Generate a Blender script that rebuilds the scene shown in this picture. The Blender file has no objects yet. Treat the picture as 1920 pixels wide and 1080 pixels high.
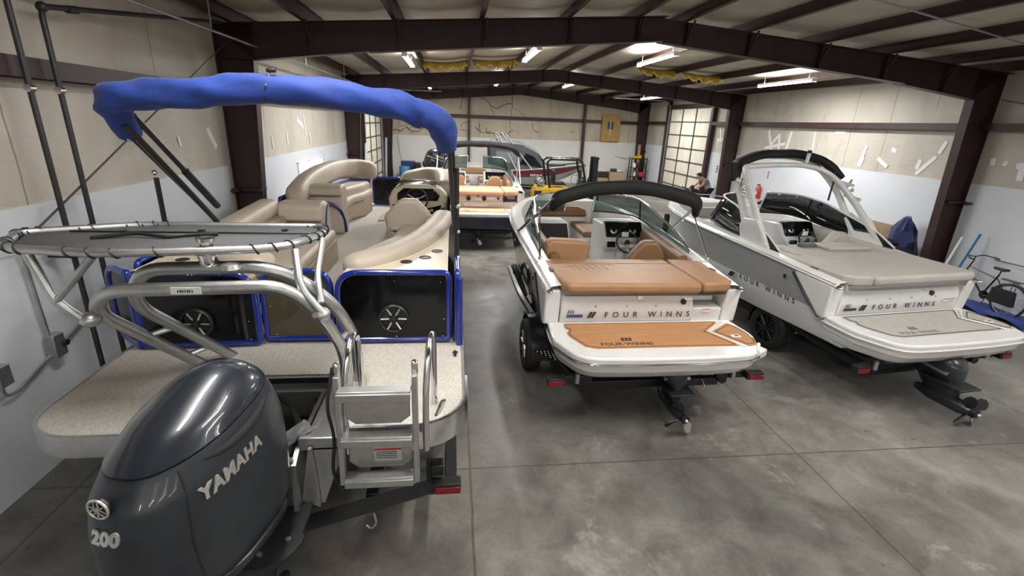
import bpy, bmesh, math, random
from mathutils import Vector as V, Matrix as MX
from mathutils.bvhtree import BVHTree
rnd = random.Random(7)
PI = math.pi
D2R = math.radians
SC = bpy.context.scene
COL = SC.collection
OFF = {}          # root offset: a thing whose parts are written in world coordinates

# ------------------------------------------------------------------ mesh helper
def fillet(pts, r, seg=6, closed=False):
    pts = [V(p) for p in pts]; n = len(pts); out = []
    for i, p in enumerate(pts):
        if not closed and i in (0, n-1): out.append(p); continue
        a = pts[(i-1) % n]; b = pts[(i+1) % n]
        rr = r[i] if isinstance(r, (list, tuple)) else r
        d1 = (a-p); d2 = (b-p); l = min(rr, d1.length*.49, d2.length*.49)
        if l < 1e-4: out.append(p); continue
        s = p+d1.normalized()*l; e = p+d2.normalized()*l
        for k in range(seg+1):
            t = k/seg; out.append(s*(1-t)**2+p*2*t*(1-t)+e*t*t)
    return out
def ell(rx, ry, n=14, p=2.0, cx=0, cy=0):
    o = []
    for i in range(n):
        a = 2*PI*i/n; c, s = math.cos(a), math.sin(a)
        o.append((cx+rx*math.copysign(abs(c)**(2/p), c), cy+ry*math.copysign(abs(s)**(2/p), s)))
    return o
def lerp(a, b, t): return a+(b-a)*t
def interp(tab, x):
    if x <= tab[0][0]: return tab[0][1]
    for (x0, y0), (x1, y1) in zip(tab, tab[1:]):
        if x <= x1: return y0+(y1-y0)*(x-x0)/(x1-x0)
    return tab[-1][1]

class MB:
    def __init__(s): s.b = bmesh.new(); s.mi = 0
    def face(s, vs):
        try:
            f = s.b.faces.new(vs); f.material_index = s.mi; return f
        except ValueError: return None
    def box(s, c, d, rz=0, rx=0, ry=0, top=1.0):
        m = MX.Translation(V(c)) @ MX.Rotation(rz, 4, 'Z') @ MX.Rotation(ry, 4, 'Y') @ MX.Rotation(rx, 4, 'X')
        vs = []
        for z in (-1, 1):
            k = top if z > 0 else 1
            for x, y in ((-1, -1), (1, -1), (1, 1), (-1, 1)):
                vs.append(s.b.verts.new(m @ V((x*k*d[0]/2, y*k*d[1]/2, z*d[2]/2))))
        for q in ((3, 2, 1, 0), (4, 5, 6, 7), (0, 1, 5, 4), (1, 2, 6, 5), (2, 3, 7, 6), (3, 0, 4, 7)): s.face([vs[i] for i in q])
        return s
    def loft(s, secs, closed=True, cap=True, ring=False):
        rows = [[s.b.verts.new(V(p)) for p in sec] for sec in secs]; n = len(rows[0])
        R = len(rows)
        for i in range(R if ring else R-1):
            a, b = rows[i], rows[(i+1) % R]
            for j in range(n if closed else n-1):
                k = (j+1) % n
                s.face([a[j], a[k], b[k], b[j]])
        if cap and closed and not ring: s.face(rows[0][::-1]); s.face(rows[-1])
        return s
    def tube(s, pts, r, n=8, closed=False, cap=True):
        pts = [V(p) for p in pts]; N = len(pts); secs = []; up = None
        for i, p in enumerate(pts):
            if closed: t = (pts[(i+1) % N]-pts[i-1])
            else: t = pts[min(i+1, N-1)]-pts[max(i-1, 0)]
            if t.length < 1e-9: t = V((0, 0, 1))
            t.normalize()
            if up is None:
                up = V((0, 0, 1)) if abs(t.z) < .9 else V((1, 0, 0))
            u = (up-t*up.dot(t))
            if u.length < 1e-6: u = t.orthogonal()
            u.normalize(); up = u; w = t.cross(u)
            rr = r[i] if isinstance(r, (list, tuple)) else r
            secs.append([p+u*rr*math.cos(2*PI*k/n)+w*rr*math.sin(2*PI*k/n) for k in range(n)])
        return s.loft(secs, True, cap, ring=closed)
    def cyl(s, p, q, r, r2=None, n=16, cap=True):
        return s.tube([p, q], [r, r if r2 is None else r2], n, cap=cap)
    def sweep(s, path, prof, closed=True, cap=True, ring=False, scale=None):
        """profile (side, up) carried along a path; side is the horizontal normal on the right of travel, up is z"""
        path = [V(p) for p in path]; N = len(path); secs = []
        for i, p in enumerate(path):
            if ring: t = path[(i+1) % N]-path[i-1]
            else: t = path[min(i+1, N-1)]-path[max(i-1, 0)]
            t.z = 0
            if t.length < 1e-9: t = V((0, 1, 0))
            t.normalize(); w = V((t.y, -t.x, 0)); k = scale[i] if scale else 1
            secs.append([p+w*a*k+V((0, 0, b*k)) for a, b in prof])
        return s.loft(secs, closed, cap, ring)
    def lathe(s, prof, c=(0, 0, 0), axis='z', n=24, cap=True):
        c = V(c); secs = []
        for r, h in prof:
            ring = []
            for i in range(n):
                a = 2*PI*i/n; x, y = r*math.cos(a), r*math.sin(a)
                ring.append(c+(V((x, y, h)) if axis == 'z' else V((x, h, y)) if axis == 'y' else V((h, x, y))))
            secs.append(ring)
        return s.loft(secs, True, cap)
    def prism(s, poly, z0, z1, pl='xy', top=None):
        def f(p, h): return V((p[0], p[1], h)) if pl == 'xy' else V((p[0], h, p[1])) if pl == 'xz' else V((h, p[0], p[1]))
        a = [s.b.verts.new(f(p, z0)) for p in poly]; b = [s.b.verts.new(f(p, z1)) for p in (top or poly)]; n = len(a)
        for i in range(n): s.face([a[i], a[(i+1) % n], b[(i+1) % n], b[i]])
        s.face(a[::-1]); s.face(b); return s
    def poly(s, pts):
        s.face([s.b.verts.new(V(p)) for p in pts]); return s
    def grid(s, nx, ny, fn):
        g = [[s.b.verts.new(V(fn(i/nx, j/ny))) for j in range(ny+1)] for i in range(nx+1)]
        for i in range(nx):
            for j in range(ny): s.face([g[i][j], g[i+1][j], g[i+1][j+1], g[i][j+1]])
        return s
    def ball(s, c, r, sc=(1, 1, 1), n=12):
        m = MX.Translation(V(c)) @ MX.Diagonal((sc[0], sc[1], sc[2], 1))
        bmesh.ops.create_uvsphere(s.b, u_segments=n, v_segments=max(6, n//2+2), radius=r, matrix=m); return s
    def build(s, name, mat, parent=None, bev=0, seg=2, ang=38, sub=0, solid=0, flat=False, norm=True, xf=None):
        if norm: bmesh.ops.recalc_face_normals(s.b, faces=s.b.faces[:])
        me = bpy.data.meshes.new(name); s.b.to_mesh(me); s.b.free()
        if xf is not None: me.transform(xf)
        mats = mat if isinstance(mat, (list, tuple)) else [mat]
        for m in mats: me.materials.append(m)
        o = bpy.data.objects.new(name, me); COL.objects.link(o)
        if parent is not None:
            off = OFF.get(parent.name)
            if off is not None:
                me.transform(MX.Translation(-off)); OFF[o.name] = off
            o.parent = parent
        if not flat:
            me.shade_smooth(); me.set_sharp_from_angle(angle=D2R(ang))
        if solid:
            m = o.modifiers.new('solid', 'SOLIDIFY'); m.thickness = solid; m.offset = 0
        if bev:
            m = o.modifiers.new('bevel', 'BEVEL'); m.width = bev; m.segments = seg; m.limit_method = 'ANGLE'; m.angle_limit = D2R(40); m.harden_normals = False
            me.shade_smooth()
            if seg < 3: me.set_sharp_from_angle(angle=D2R(60))
        if sub:
            m = o.modifiers.new('sub', 'SUBSURF'); m.levels = sub; m.render_levels = sub
        return o

def tag(o, label=None, cat=None, group=None, kind=None):
    if label: o['label'] = label
    if cat: o['category'] = cat
    if group: o['group'] = group
    if kind: o['kind'] = kind
    return o
def struct(o): o['kind'] = 'structure'; return o
def empty(name, loc=(0, 0, 0), rz=0, world=False):
    o = bpy.data.objects.new(name, None); COL.objects.link(o); o.location = loc; o.rotation_euler = (0, 0, rz)
    o.empty_display_size = .2
    if world: OFF[o.name] = V(loc)
    return o
def copy_thing(o, parent=None):
    c = o.copy(); COL.objects.link(c)
    if parent is not None: c.parent = parent
    for ch in list(o.children): copy_thing(ch, c)
    return c
def text_mesh(txt, size, bold=0.0, shear=0.0, space=1.0, ext=.002, align='CENTER'):
    cu = bpy.data.curves.new('lettering', 'FONT'); cu.body = txt; cu.size = size; cu.extrude = ext; cu.offset = bold
    cu.shear = shear; cu.space_character = space; cu.align_x = align; cu.resolution_u = 3
    ob = bpy.data.objects.new('lettering', cu); COL.objects.link(ob)
    dg = bpy.context.evaluated_depsgraph_get()
    me = bpy.data.meshes.new_from_object(ob.evaluated_get(dg)); bpy.data.objects.remove(ob); bpy.data.curves.remove(cu)
    return me
def text(name, txt, size, mat, parent, org, xdir, ydir, bold=0.0, shear=0.0, space=1.0, ext=.002, align='CENTER', project=None):
    """lettering laid on a plane: org = baseline point, xdir = reading direction, ydir = up of the letters"""
    me = text_mesh(txt, size, bold, shear, space, ext, align)
    x = V(xdir).normalized(); y = V(ydir); y = (y-x*y.dot(x)).normalized(); z = x.cross(y)
    m = MX((x, y, z)).transposed().to_4x4(); m.translation = V(org); me.transform(m)
    if project is not None:
        for v in me.vertices:
            d = (v.co-V(org)).dot(z); p = v.co-z*d
            h = project.ray_cast(p+z*.5, -z)
            if h[0] is not None: v.co = h[0]+z*(d+ext+.002)
    off = OFF.get(parent.name) if parent else None
    if off is not None: me.transform(MX.Translation(-off))
    me.materials.append(mat); o = bpy.data.objects.new(name, me); COL.objects.link(o)
    if parent is not None:
        o.parent = parent
        if off is not None: OFF[o.name] = off
    return o
def marks(name, mat, parent, org, xdir, ydir, n, w, h, gap=.35):
    '''a run of small unreadable printed marks'''
    x = V(xdir).normalized(); y = V(ydir).normalized(); z = x.cross(y)*.001; mb = MB(); o = V(org)-x*(n*w*(1+gap)/2)
    for i in range(n):
        p = o+x*(i*w*(1+gap)); hh = h*rnd.uniform(.75, 1); ww = w*rnd.uniform(.6, 1)
        a = [mb.b.verts.new(q) for q in (p, p+x*ww, p+x*ww+y*hh, p+y*hh)]; b = [mb.b.verts.new(q.co+z) for q in a]
        mb.face(a[::-1]); mb.face(b)
        for k in range(4): mb.face([a[k], a[(k+1) % 4], b[(k+1) % 4], b[k]])
    return mb.build(name, mat, parent, flat=True)
def bvh_of(o, off=None):
    dg = bpy.context.evaluated_depsgraph_get(); ev = o.evaluated_get(dg); me = ev.to_mesh()
    vs = [v.co+(off or V((0, 0, 0))) for v in me.vertices]; ps = [tuple(p.vertices) for p in me.polygons]
    return BVHTree.FromPolygons(vs, ps)

# ------------------------------------------------------------------ materials
def newmat(name):
    m = bpy.data.materials.new(name); m.use_nodes = True
    nt = m.node_tree; b = nt.nodes['Principled BSDF']; return m, nt, b
def N(nt, t, **k):
    n = nt.nodes.new(t)
    for a, v in k.items():
        if a in n.inputs: n.inputs[a].default_value = v
        else: setattr(n, a, v)
    return n
def coords(nt, scale=(1, 1, 1), src='Object'):
    tc = nt.nodes.new('ShaderNodeTexCoord'); mp = nt.nodes.new('ShaderNodeMapping'); mp.inputs['Scale'].default_value = scale
    nt.links.new(tc.outputs[src], mp.inputs['Vector']); return mp.outputs['Vector']
def ramp(nt, fac, stops):
    r = nt.nodes.new('ShaderNodeValToRGB'); el = r.color_ramp.elements
    while len(el) < len(stops): el.new(.5)
    for e, (p, c) in zip(el, stops):
        e.position = p; e.color = (c[0], c[1], c[2], 1) if len(c) == 3 else c
    nt.links.new(fac, r.inputs['Fac']); return r.outputs['Color']
def mix(nt, a, b, fac, mode='MIX'):
    n = nt.nodes.new('ShaderNodeMix'); n.data_type = 'RGBA'; n.blend_type = mode
    for k, v in ((6, a), (7, b), (0, fac)):
        if hasattr(v, 'is_output'): nt.links.new(v, n.inputs[k])
        elif k == 0: n.inputs[0].default_value = v
        else: n.inputs[k].default_value = (v[0], v[1], v[2], 1)
    return n.outputs[2]
def math_n(nt, op, a, b=0.0):
    n = nt.nodes.new('ShaderNodeMath'); n.operation = op
    for i, v in enumerate((a, b)):
        if hasattr(v, 'is_output'): nt.links.new(v, n.inputs[i])
        else: n.inputs[i].default_value = v
    return n.outputs[0]
def noise(nt, vec, scale, detail=4, rough=.55, dist=0):
    n = N(nt, 'ShaderNodeTexNoise'); n.inputs['Scale'].default_value = scale; n.inputs['Detail'].default_value = detail
    n.inputs['Roughness'].default_value = rough; n.inputs['Distortion'].default_value = dist
    nt.links.new(vec, n.inputs['Vector']); return n.outputs['Fac']
def bump(nt, b, h, strength=.3, dist=.01):
    n = nt.nodes.new('ShaderNodeBump'); n.inputs['Strength'].default_value = strength; n.inputs['Distance'].default_value = dist
    nt.links.new(h, n.inputs['Height']); nt.links.new(n.outputs['Normal'], b.inputs['Normal'])
def simple(name, c, rough=.5, metal=0, spec=.5, coat=0, var=0.06, vs=6, bumps=None, alpha=1, trans=0, emis=None, es=0):
    m, nt, b = newmat(name)
    b.inputs['Roughness'].default_value = rough; b.inputs['Metallic'].default_value = metal
    b.inputs['Specular IOR Level'].default_value = spec; b.inputs['Coat Weight'].default_value = coat
    b.inputs['Coat Roughness'].default_value = .05
    if var:
        v = coords(nt); f = noise(nt, v, vs, 5)
        d = [max(0, x*(1-var)) for x in c]; u = [min(1, x*(1+var)) for x in c]
        nt.links.new(ramp(nt, f, [(.3, d), (.7, u)]), b.inputs['Base Color'])
        if bumps: bump(nt, b, noise(nt, v, bumps[0], 3), bumps[1], bumps[2])
    else: b.inputs['Base Color'].default_value = (*c, 1)
    if alpha < 1: b.inputs['Alpha'].default_value = alpha
    if trans: b.inputs['Transmission Weight'].default_value = trans
    if emis: b.inputs['Emission Color'].default_value = (*emis, 1); b.inputs['Emission Strength'].default_value = es
    return m

M = {}
M['steel'] = simple('maroon_painted_steel', (.034, .0135, .012), .5, var=.25, vs=3)
M['white_gel'] = simple('white_gelcoat', (.70, .70, .695), .22, coat=.4, var=.02)
M['grey_gel'] = simple('pale_grey_gelcoat', (.34, .35, .36), .2, coat=.5, var=.02)
M['lgrey_gel'] = simple('light_grey_gelcoat', (.66, .67, .67), .2, coat=.5, var=.02)
M['black_gel'] = simple('black_gelcoat', (.012, .012, .014), .12, coat=.6, var=.05)
M['navy_gel'] = simple('navy_gelcoat', (.006, .010, .045), .15, coat=.6, var=.05)
M['liner'] = simple('liner_white', (.66, .66, .65), .4, var=.03)
M['black'] = simple('black_plastic', (.012, .012, .013), .45, var=.1)
M['black_metal'] = simple('black_powdercoat', (.010, .010, .011), .32, var=.15)
M['rubber'] = simple('tyre_rubber', (.013, .013, .013), .75, var=.2)
M['chrome'] = simple('polished_stainless', (.72, .72, .73), .13, metal=1, var=.03)
M['alu'] = simple('brushed_aluminium', (.52, .52, .52), .42, metal=1, var=.08, vs=20)
M['alu_dull'] = simple('dull_aluminium', (.48, .48, .47), .42, metal=1, var=.1, vs=14)
M['galv'] = simple('galvanised_steel', (.42, .43, .44), .45, metal=.9, var=.2, vs=9)
M['blue_paint'] = simple('gloss_royal_blue_rail', (.005, .022, .22), .16, coat=.7, var=.05)
M['blue_vinyl'] = simple('blue_vinyl_accent', (.010, .018, .16), .45, var=.06)
M['smoke'] = simple('black_glossy_panel', (.004, .004, .005), .10, spec=.35, var=0)
M['tan_vinyl'] = simple('tan_vinyl', (.43, .37, .30), .5, var=.05, vs=3, bumps=(180, .12, .002))
M['tan_dark'] = simple('dark_tan_vinyl', (.36, .29, .215), .55, var=.05, vs=3)  # darker tan of the lounge bodies and seat bases
M['cream'] = simple('cream_fibreglass', (.60, .53, .41), .35, var=.03)
M['cognac'] = simple('cognac_vinyl', (.335, .185, .092), .5, var=.06, vs=4, bumps=(180, .12, .002))
M['cognac_dk'] = simple('saddle_vinyl', (.195, .102, .046), .5, var=.06, vs=4, bumps=(180, .12, .002))
M['greyseat'] = simple('warm_grey_vinyl', (.40, .38, .35), .55, var=.05, vs=4, bumps=(180, .12, .002))
M['greyseat_dk'] = simple('charcoal_vinyl', (.10, .10, .10), .55, var=.05)
M['carbon'] = simple('carbon_weave_vinyl', (.02, .02, .024), .5, var=.3, vs=90)
M['red_plastic'] = simple('red_plastic', (.45, .02, .025), .35, var=.05)
M['redlens'] = simple('red_lens', (.22, .008, .016), .15, var=.05)
M['yellow'] = simple('safety_yellow_paint', (.62, .36, .012), .35, var=.06)
M['decal'] = simple('dark_grey_lettering', (.035, .035, .04), .35, var=0)
M['white_paint'] = simple('white_plastic', (.75, .75, .75), .4, var=.03)
M['silver_txt'] = simple('silver_lettering', (.62, .60, .57), .3, metal=.7, var=0)
M['cardboard'] = simple('cardboard', (.34, .25, .16), .8, var=.1)
M['blue_plastic'] = simple('blue_polythene', (.02, .16, .33), .45, var=.08)
M['navy_plastic'] = simple('navy_plastic', (.01, .03, .10), .5, var=.1)
M['pipe'] = simple('black_iron_pipe', (.022, .021, .022), .5, var=.3, vs=12)
M['cable'] = simple('wire_rope', (.12, .11, .10), .5, metal=.5, var=.1)
M['skin'] = simple('skin', (.50, .29, .20), .55, var=.05)
M['tshirt'] = simple('grey_cotton', (.22, .22, .225), .85, var=.06)
M['cloth_black'] = simple('black_cloth', (.012, .012, .014), .85, var=.2)
M['warn'] = simple('white_sticker', (.72, .72, .70), .5, var=.02)
M['carpaint'] = simple('black_car_paint', (.006, .0065, .007), .08, coat=1, var=0)
M['carglass'] = simple('dark_car_glass', (.01, .013, .012), .03, coat=.3, var=0)
M['red_gel'] = simple('metallic_red_paint', (.17, .012, .025), .2, coat=.6, var=.08)
M['hullgrey'] = simple('silver_grey_paint', (.40, .42, .42), .3, metal=.3, var=.06)
M['canvas_grey'] = simple('charcoal_canvas', (.085, .09, .095), .8, var=.1)
M['wood'] = simple('old_timber', (.36, .25, .14), .75, var=.2, vs=5)

def mk_canvas(name, c, c2, sheen=.25):
    m, nt, b = newmat(name); v = coords(nt)
    w = noise(nt, coords(nt, (3, 3, 4)), 1.3, 2, .5, .4)
    nt.links.new(ramp(nt, w, [(.3, c2), (.7, c)]), b.inputs['Base Color']); b.inputs['Roughness'].default_value = .75
    b.inputs['Sheen Weight'].default_value = sheen
    bump(nt, b, w, .3, .03); return m
M['blue_canvas'] = mk_canvas('royal_blue_canvas', (.005, .036, .25), (.004, .028, .19), .12)
M['black_canvas'] = mk_canvas('black_canvas', (.008, .0085, .009), (.005, .005, .0055), 0)

def mk_glass(name, tint, alpha, rough=.03):
    m, nt, b = newmat(name); b.inputs['Base Color'].default_value = (*tint, 1); b.inputs['Roughness'].default_value = rough
    tr = nt.nodes.new('ShaderNodeBsdfTransparent'); tr.inputs['Color'].default_value = (*[.55+.45*x for x in tint], 1)
    mx = nt.nodes.new('ShaderNodeMixShader'); mx.inputs[0].default_value = alpha
    nt.links.new(tr.outputs[0], mx.inputs[1]); nt.links.new(b.outputs[0], mx.inputs[2])
    nt.links.new(mx.outputs[0], nt.nodes['Material Output'].inputs['Surface']); return m
M['glass_green'] = mk_glass('green_tinted_glass', (.10, .20, .17), .24)
M['glass_dark'] = mk_glass('dark_tinted_glass', (.012, .018, .018), .55)
M['glass_clear'] = mk_glass('clear_vinyl_window', (.55, .6, .6), .35, .1)
M['smoke_gate'] = mk_glass('amber_smoked_acrylic', (.10, .085, .05), .62)

def mk_floor():
    m, nt, b = newmat('stained_concrete'); v = coords(nt); L = nt.links
    big = noise(nt, v, .42, 6, .62, .4); mid = noise(nt, v, 1.9, 8, .68, .6); fine = noise(nt, v, 26, 4, .7)
    base = ramp(nt, big, [(.30, (.072, .070, .066)), (.44, (.125, .120, .110)), (.56, (.185, .174, .158)), (.70, (.265, .258, .242))])
    c = mix(nt, base, ramp(nt, mid, [(.34, (.30, .30, .30)), (.62, (.74, .73, .71))]), .62, 'OVERLAY')
    pale = ramp(nt, noise(nt, v, 1.1, 12, .74, .8), [(.57, (0, 0, 0)), (.66, (1, 1, 1))])
    c = mix(nt, c, (.33, .335, .32), math_n(nt, 'MULTIPLY', pale, .55))
    rust = ramp(nt, noise(nt, coords(nt, (1, .45, 1)), .75, 5, .6), [(.60, (0, 0, 0)), (.72, (1, 1, 1))])
    c = mix(nt, c, (.155, .110, .070), math_n(nt, 'MULTIPLY', rust, .55))
    spots = ramp(nt, noise(nt, v, 7, 2, .5), [(.73, (0, 0, 0)), (.76, (1, 1, 1))])
    c = mix(nt, c, (.05, .048, .042), math_n(nt, 'MULTIPLY', spots, .6))
    c = mix(nt, c, ramp(nt, fine, [(.3, (.42, .42, .42)), (.7, (.58, .58, .58))]), .6, 'OVERLAY')
    sp = nt.nodes.new('ShaderNodeSeparateXYZ'); tc = nt.nodes.new('ShaderNodeTexCoord'); L.new(tc.outputs['Object'], sp.inputs[0])
    wob = math_n(nt, 'MULTIPLY', math_n(nt, 'SUBTRACT', noise(nt, v, 2.5, 3), .5), .03)
    def joint(o, first, step):
        a = math_n(nt, 'ADD', math_n(nt, 'SUBTRACT', o, first), wob)
        a = math_n(nt, 'PINGPONG', a, step/2)
        return math_n(nt, 'LESS_THAN', a, .011)
    j = math_n(nt, 'MAXIMUM', joint(sp.outputs['X'], .17, 3.585), joint(sp.outputs['Y'], 4.03, 3.74))
    c = mix(nt, c, (.045, .042, .037), math_n(nt, 'MULTIPLY', j, .6))
    L.new(c, b.inputs['Base Color'])
    L.new(ramp(nt, mid, [(.3, (.28, .28, .28)), (.7, (.5, .5, .5))]), b.inputs['Roughness'])
    b.inputs['Specular IOR Level'].default_value = .4
    bump(nt, b, fine, .08, .004); return m
M['floor'] = mk_floor()

def mk_wall(name, c, dk, ax='Y', step=1.22):
    m, nt, b = newmat(name); v = coords(nt); L = nt.links
    st = noise(nt, coords(nt, (1, 1, .45)), .8, 7, .62, .5)
    col = ramp(nt, st, [(.28, dk), (.5, [lerp(p, q, .72) for p, q in zip(dk, c)]), (.68, c)])
    drt = ramp(nt, noise(nt, coords(nt, (2.2, 2.2, .5)), 1.7, 6, .7), [(.63, (0, 0, 0)), (.78, (1, 1, 1))])
    col = mix(nt, col, [x*.42 for x in dk], math_n(nt, 'MULTIPLY', drt, .45))
    sp = nt.nodes.new('ShaderNodeSeparateXYZ'); tc = nt.nodes.new('ShaderNodeTexCoord'); L.new(tc.outputs['Object'], sp.inputs[0])
    w = math_n(nt, 'MULTIPLY', math_n(nt, 'SUBTRACT', noise(nt, v, .9, 3), .5), .16)
    pp = math_n(nt, 'PINGPONG', math_n(nt, 'ADD', sp.outputs[ax], w), step/2)
    seam = math_n(nt, 'LESS_THAN', pp, .009)
    brk = ramp(nt, noise(nt, v, .55, 2), [(.45, (0, 0, 0)), (.5, (1, 1, 1))])
    col = mix(nt, col, [x*.30 for x in dk], math_n(nt, 'MULTIPLY', math_n(nt, 'MULTIPLY', seam, brk), .7))
    L.new(col, b.inputs['Base Color']); b.inputs['Roughness'].default_value = .6
    h = math_n(nt, 'ADD', noise(nt, coords(nt, (1, 1, 2.4)), 1.1, 4, .5, .6), math_n(nt, 'MULTIPLY', pp, 1.2))
    bump(nt, b, h, .35, .08); return m
M['wall_ins'] = mk_wall('vinyl_faced_insulation', (.52, .485, .42), (.38, .345, .285))
M['wall_back'] = mk_wall('aged_vinyl_insulation', (.56, .50, .395), (.40, .335, .235), 'X', 1.52)
M['ceil_ins'] = mk_wall('roof_insulation_vinyl', (.50, .455, .37), (.36, .32, .25), 'Y', 1.83)
M['panel'] = simple('white_liner_panel', (.64, .67, .72), .38, var=.04, vs=1.2)
M['panel_back'] = simple('aged_white_panel', (.70, .69, .67), .42, var=.04, vs=1.2)
M['tape'] = simple('white_patch_tape', (.74, .75, .76), .5, var=.03)
M['fibre'] = simple('exposed_yellow_fibreglass', (.95, .62, .12), .9, var=.25, vs=14, bumps=(24, .8, .05))
M['tear'] = simple('dark_tear', (.035, .03, .028), .9, var=.2)

def mk_carpet():
    m, nt, b = newmat('woven_vinyl_flooring'); v = coords(nt)
    a = noise(nt, coords(nt, (150, 45, 50)), 1, 4, .75); g = noise(nt, v, 120, 3, .75); s = noise(nt, v, 2.0, 3)
    c = ramp(nt, math_n(nt, 'ADD', math_n(nt, 'MULTIPLY', a, .55), math_n(nt, 'MULTIPLY', g, .45)), [(.32, (.24, .215, .18)), (.5, (.46, .43, .38)), (.64, (.66, .635, .58))])
    c = mix(nt, c, ramp(nt, s, [(.3, (.47, .47, .47)), (.7, (.53, .53, .53))]), .5, 'OVERLAY')
    nt.links.new(c, b.inputs['Base Color']); b.inputs['Roughness'].default_value = .85; bump(nt, b, a, .3, .004); return m
M['carpet'] = mk_carpet()
def mk_teak(name, c1, c2, line):
    m, nt, b = newmat(name)
    a = noise(nt, coords(nt, (1.3, 46, 3)), 1.4, 5, .65, .3); f = noise(nt, coords(nt, (14, 160, 10)), 1, 3)
    c = ramp(nt, math_n(nt, 'ADD', math_n(nt, 'MULTIPLY', a, .65), math_n(nt, 'MULTIPLY', f, .35)), [(.34, c1), (.66, c2)])
    nt.links.new(c, b.inputs['Base Color']); b.inputs['Roughness'].default_value = .75; bump(nt, b, f, .2, .002); return m
M['teak'] = mk_teak('teak_foam_decking', (.34, .155, .062), (.50, .265, .125), None)
M['teak_pale'] = mk_teak('pale_foam_decking', (.50, .27, .15), (.62, .38, .24), None)
M['foam_grey'] = simple('grey_foam_decking', (.40, .395, .36), .8, var=.08, vs=12, bumps=(60, .3, .003))
M['foam_line'] = simple('dark_foam_groove', (.05, .028, .016), .8, var=0)
M['foam_edge'] = simple('brown_foam_groove', (.20, .08, .02), .8, var=0)
def mk_ply():
    m, nt, b = newmat('strand_board'); v = coords(nt)
    vo = N(nt, 'ShaderNodeTexVoronoi'); vo.inputs['Scale'].default_value = 14; nt.links.new(coords(nt, (1, 1, 2.2)), vo.inputs['Vector'])
    c = ramp(nt, math_n(nt, 'ADD', math_n(nt, 'MULTIPLY', vo.outputs['Distance'], .6), math_n(nt, 'MULTIPLY', noise(nt, v, 6, 5), .5)), [(.25, (.30, .17, .05)), (.75, (.50, .31, .11))])
    nt.links.new(c, b.inputs['Base Color']); b.inputs['Roughness'].default_value = .8; return m
M['ply'] = mk_ply()
def mk_cowl():
    m, nt, b = newmat('metallic_slate_cowl')
    v = coords(nt); f = noise(nt, v, 900, 1); c = ramp(nt, f, [(.35, (.016, .021, .029)), (.65, (.027, .034, .046))])
    nt.links.new(c, b.inputs['Base Color']); b.inputs['Metallic'].default_value = .35; b.inputs['Roughness'].default_value = .3
    b.inputs['Coat Weight'].default_value = .9; b.inputs['Coat Roughness'].default_value = .06; return m
M['cowl'] = mk_cowl()
M['cowl_side'] = simple('satin_slate_cowl', (.022, .027, .035), .42, metal=.2, coat=.2, var=.06, vs=300)
M['cowl_low'] = simple('dark_slate_midsection', (.014, .017, .023), .35, coat=.3, var=.05)
def mk_lamp(name, s, c=(1, .97, .92)):
    m, nt, b = newmat(name); b.inputs['Emission Color'].default_value = (*c, 1); b.inputs['Emission Strength'].default_value = s
    b.inputs['Base Color'].default_value = (.9, .9, .9, 1); return m
M['tube'] = mk_lamp('lit_fluorescent_tube', 14)
M['daylit'] = mk_lamp('daylit_window', 2.3, (.86, .95, 1.0))
M['screen'] = simple('display_glass', (.004, .005, .007), .06, var=0)
M['door_panel'] = simple('translucent_door_panel', (.60, .565, .475), .5, var=.12, vs=2.2)
M['door_rail'] = simple('dark_door_rail', (.045, .045, .042), .5, var=.1)
M['net'] = simple('grey_mesh_fabric', (.075, .078, .082), .8, var=.12, vs=60)

# ------------------------------------------------------------------ camera
F = 905.0; PITCH, ROLL, YAW = .32955558, .04086606, -.1289291; CAMH = 3.32
def cam_rot():
    B = MX(((1, 0, 0), (0, 0, -1), (0, 1, 0)))
    a, b, c = PITCH, ROLL, YAW
    Rx = MX(((1, 0, 0), (0, math.cos(a), -math.sin(a)), (0, math.sin(a), math.cos(a))))
    Rz = MX(((math.cos(b), -math.sin(b), 0), (math.sin(b), math.cos(b), 0), (0, 0, 1)))
    Ry = MX(((math.cos(c), 0, math.sin(c)), (0, 1, 0), (-math.sin(c), 0, math.cos(c))))
    return Rz @ Rx @ Ry @ B
CR = cam_rot()
cd = bpy.data.cameras.new('camera'); cam = bpy.data.objects.new('camera', cd); COL.objects.link(cam)
m3 = MX((CR[0], -V(CR[1]), -V(CR[2]))).transposed()
cam.matrix_world = MX.Translation((0, 0, CAMH)) @ m3.to_4x4()
cd.sensor_width = 36; cd.lens = F/1920*36; cd.clip_start = .05; cd.clip_end = 200
SC.camera = cam
# ------------------------------------------------------------------ the building
XL, XR, YB, YF = -3.84, 11.42, 29.25, -9.0
XM = (XL+XR)/2
def rtop(x): return 5.215-abs(x-XM)*.0725          # top of the rafters
def rbot(x): return 4.83-abs(x-XM)*.088-max(0, abs(x-XM)-5.2)*.035
struct(MB().box(((XL+XR)/2, (YB+YF)/2, -.05), (XR-XL+.6, YB-YF+.6, .1)).build('floor', M['floor'], flat=True))
def roofz(x): return rtop(x)+.21
struct(MB().box((XL-.06, (YB+YF)/2, 2.45), (.12, YB-YF, 4.9)).build('wall_left', M['wall_ins'], flat=True))
struct(MB().box((XR+.06, (YB+YF)/2, 2.45), (.12, YB-YF, 4.9)).build('wall_right', M['wall_ins'], flat=True))
gable = [(XL-.12, 0), (XR+.12, 0), (XR+.12, roofz(XR)+.02), (XM, roofz(XM)+.02), (XL-.12, roofz(XL)+.02)]
struct(MB().prism(gable, YB, YB+.12, 'xz').build('wall_back', M['wall_back'], flat=True))
struct(MB().prism(gable, YF-.12, YF, 'xz').build('wall_front', M['wall_ins'], flat=True))
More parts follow.
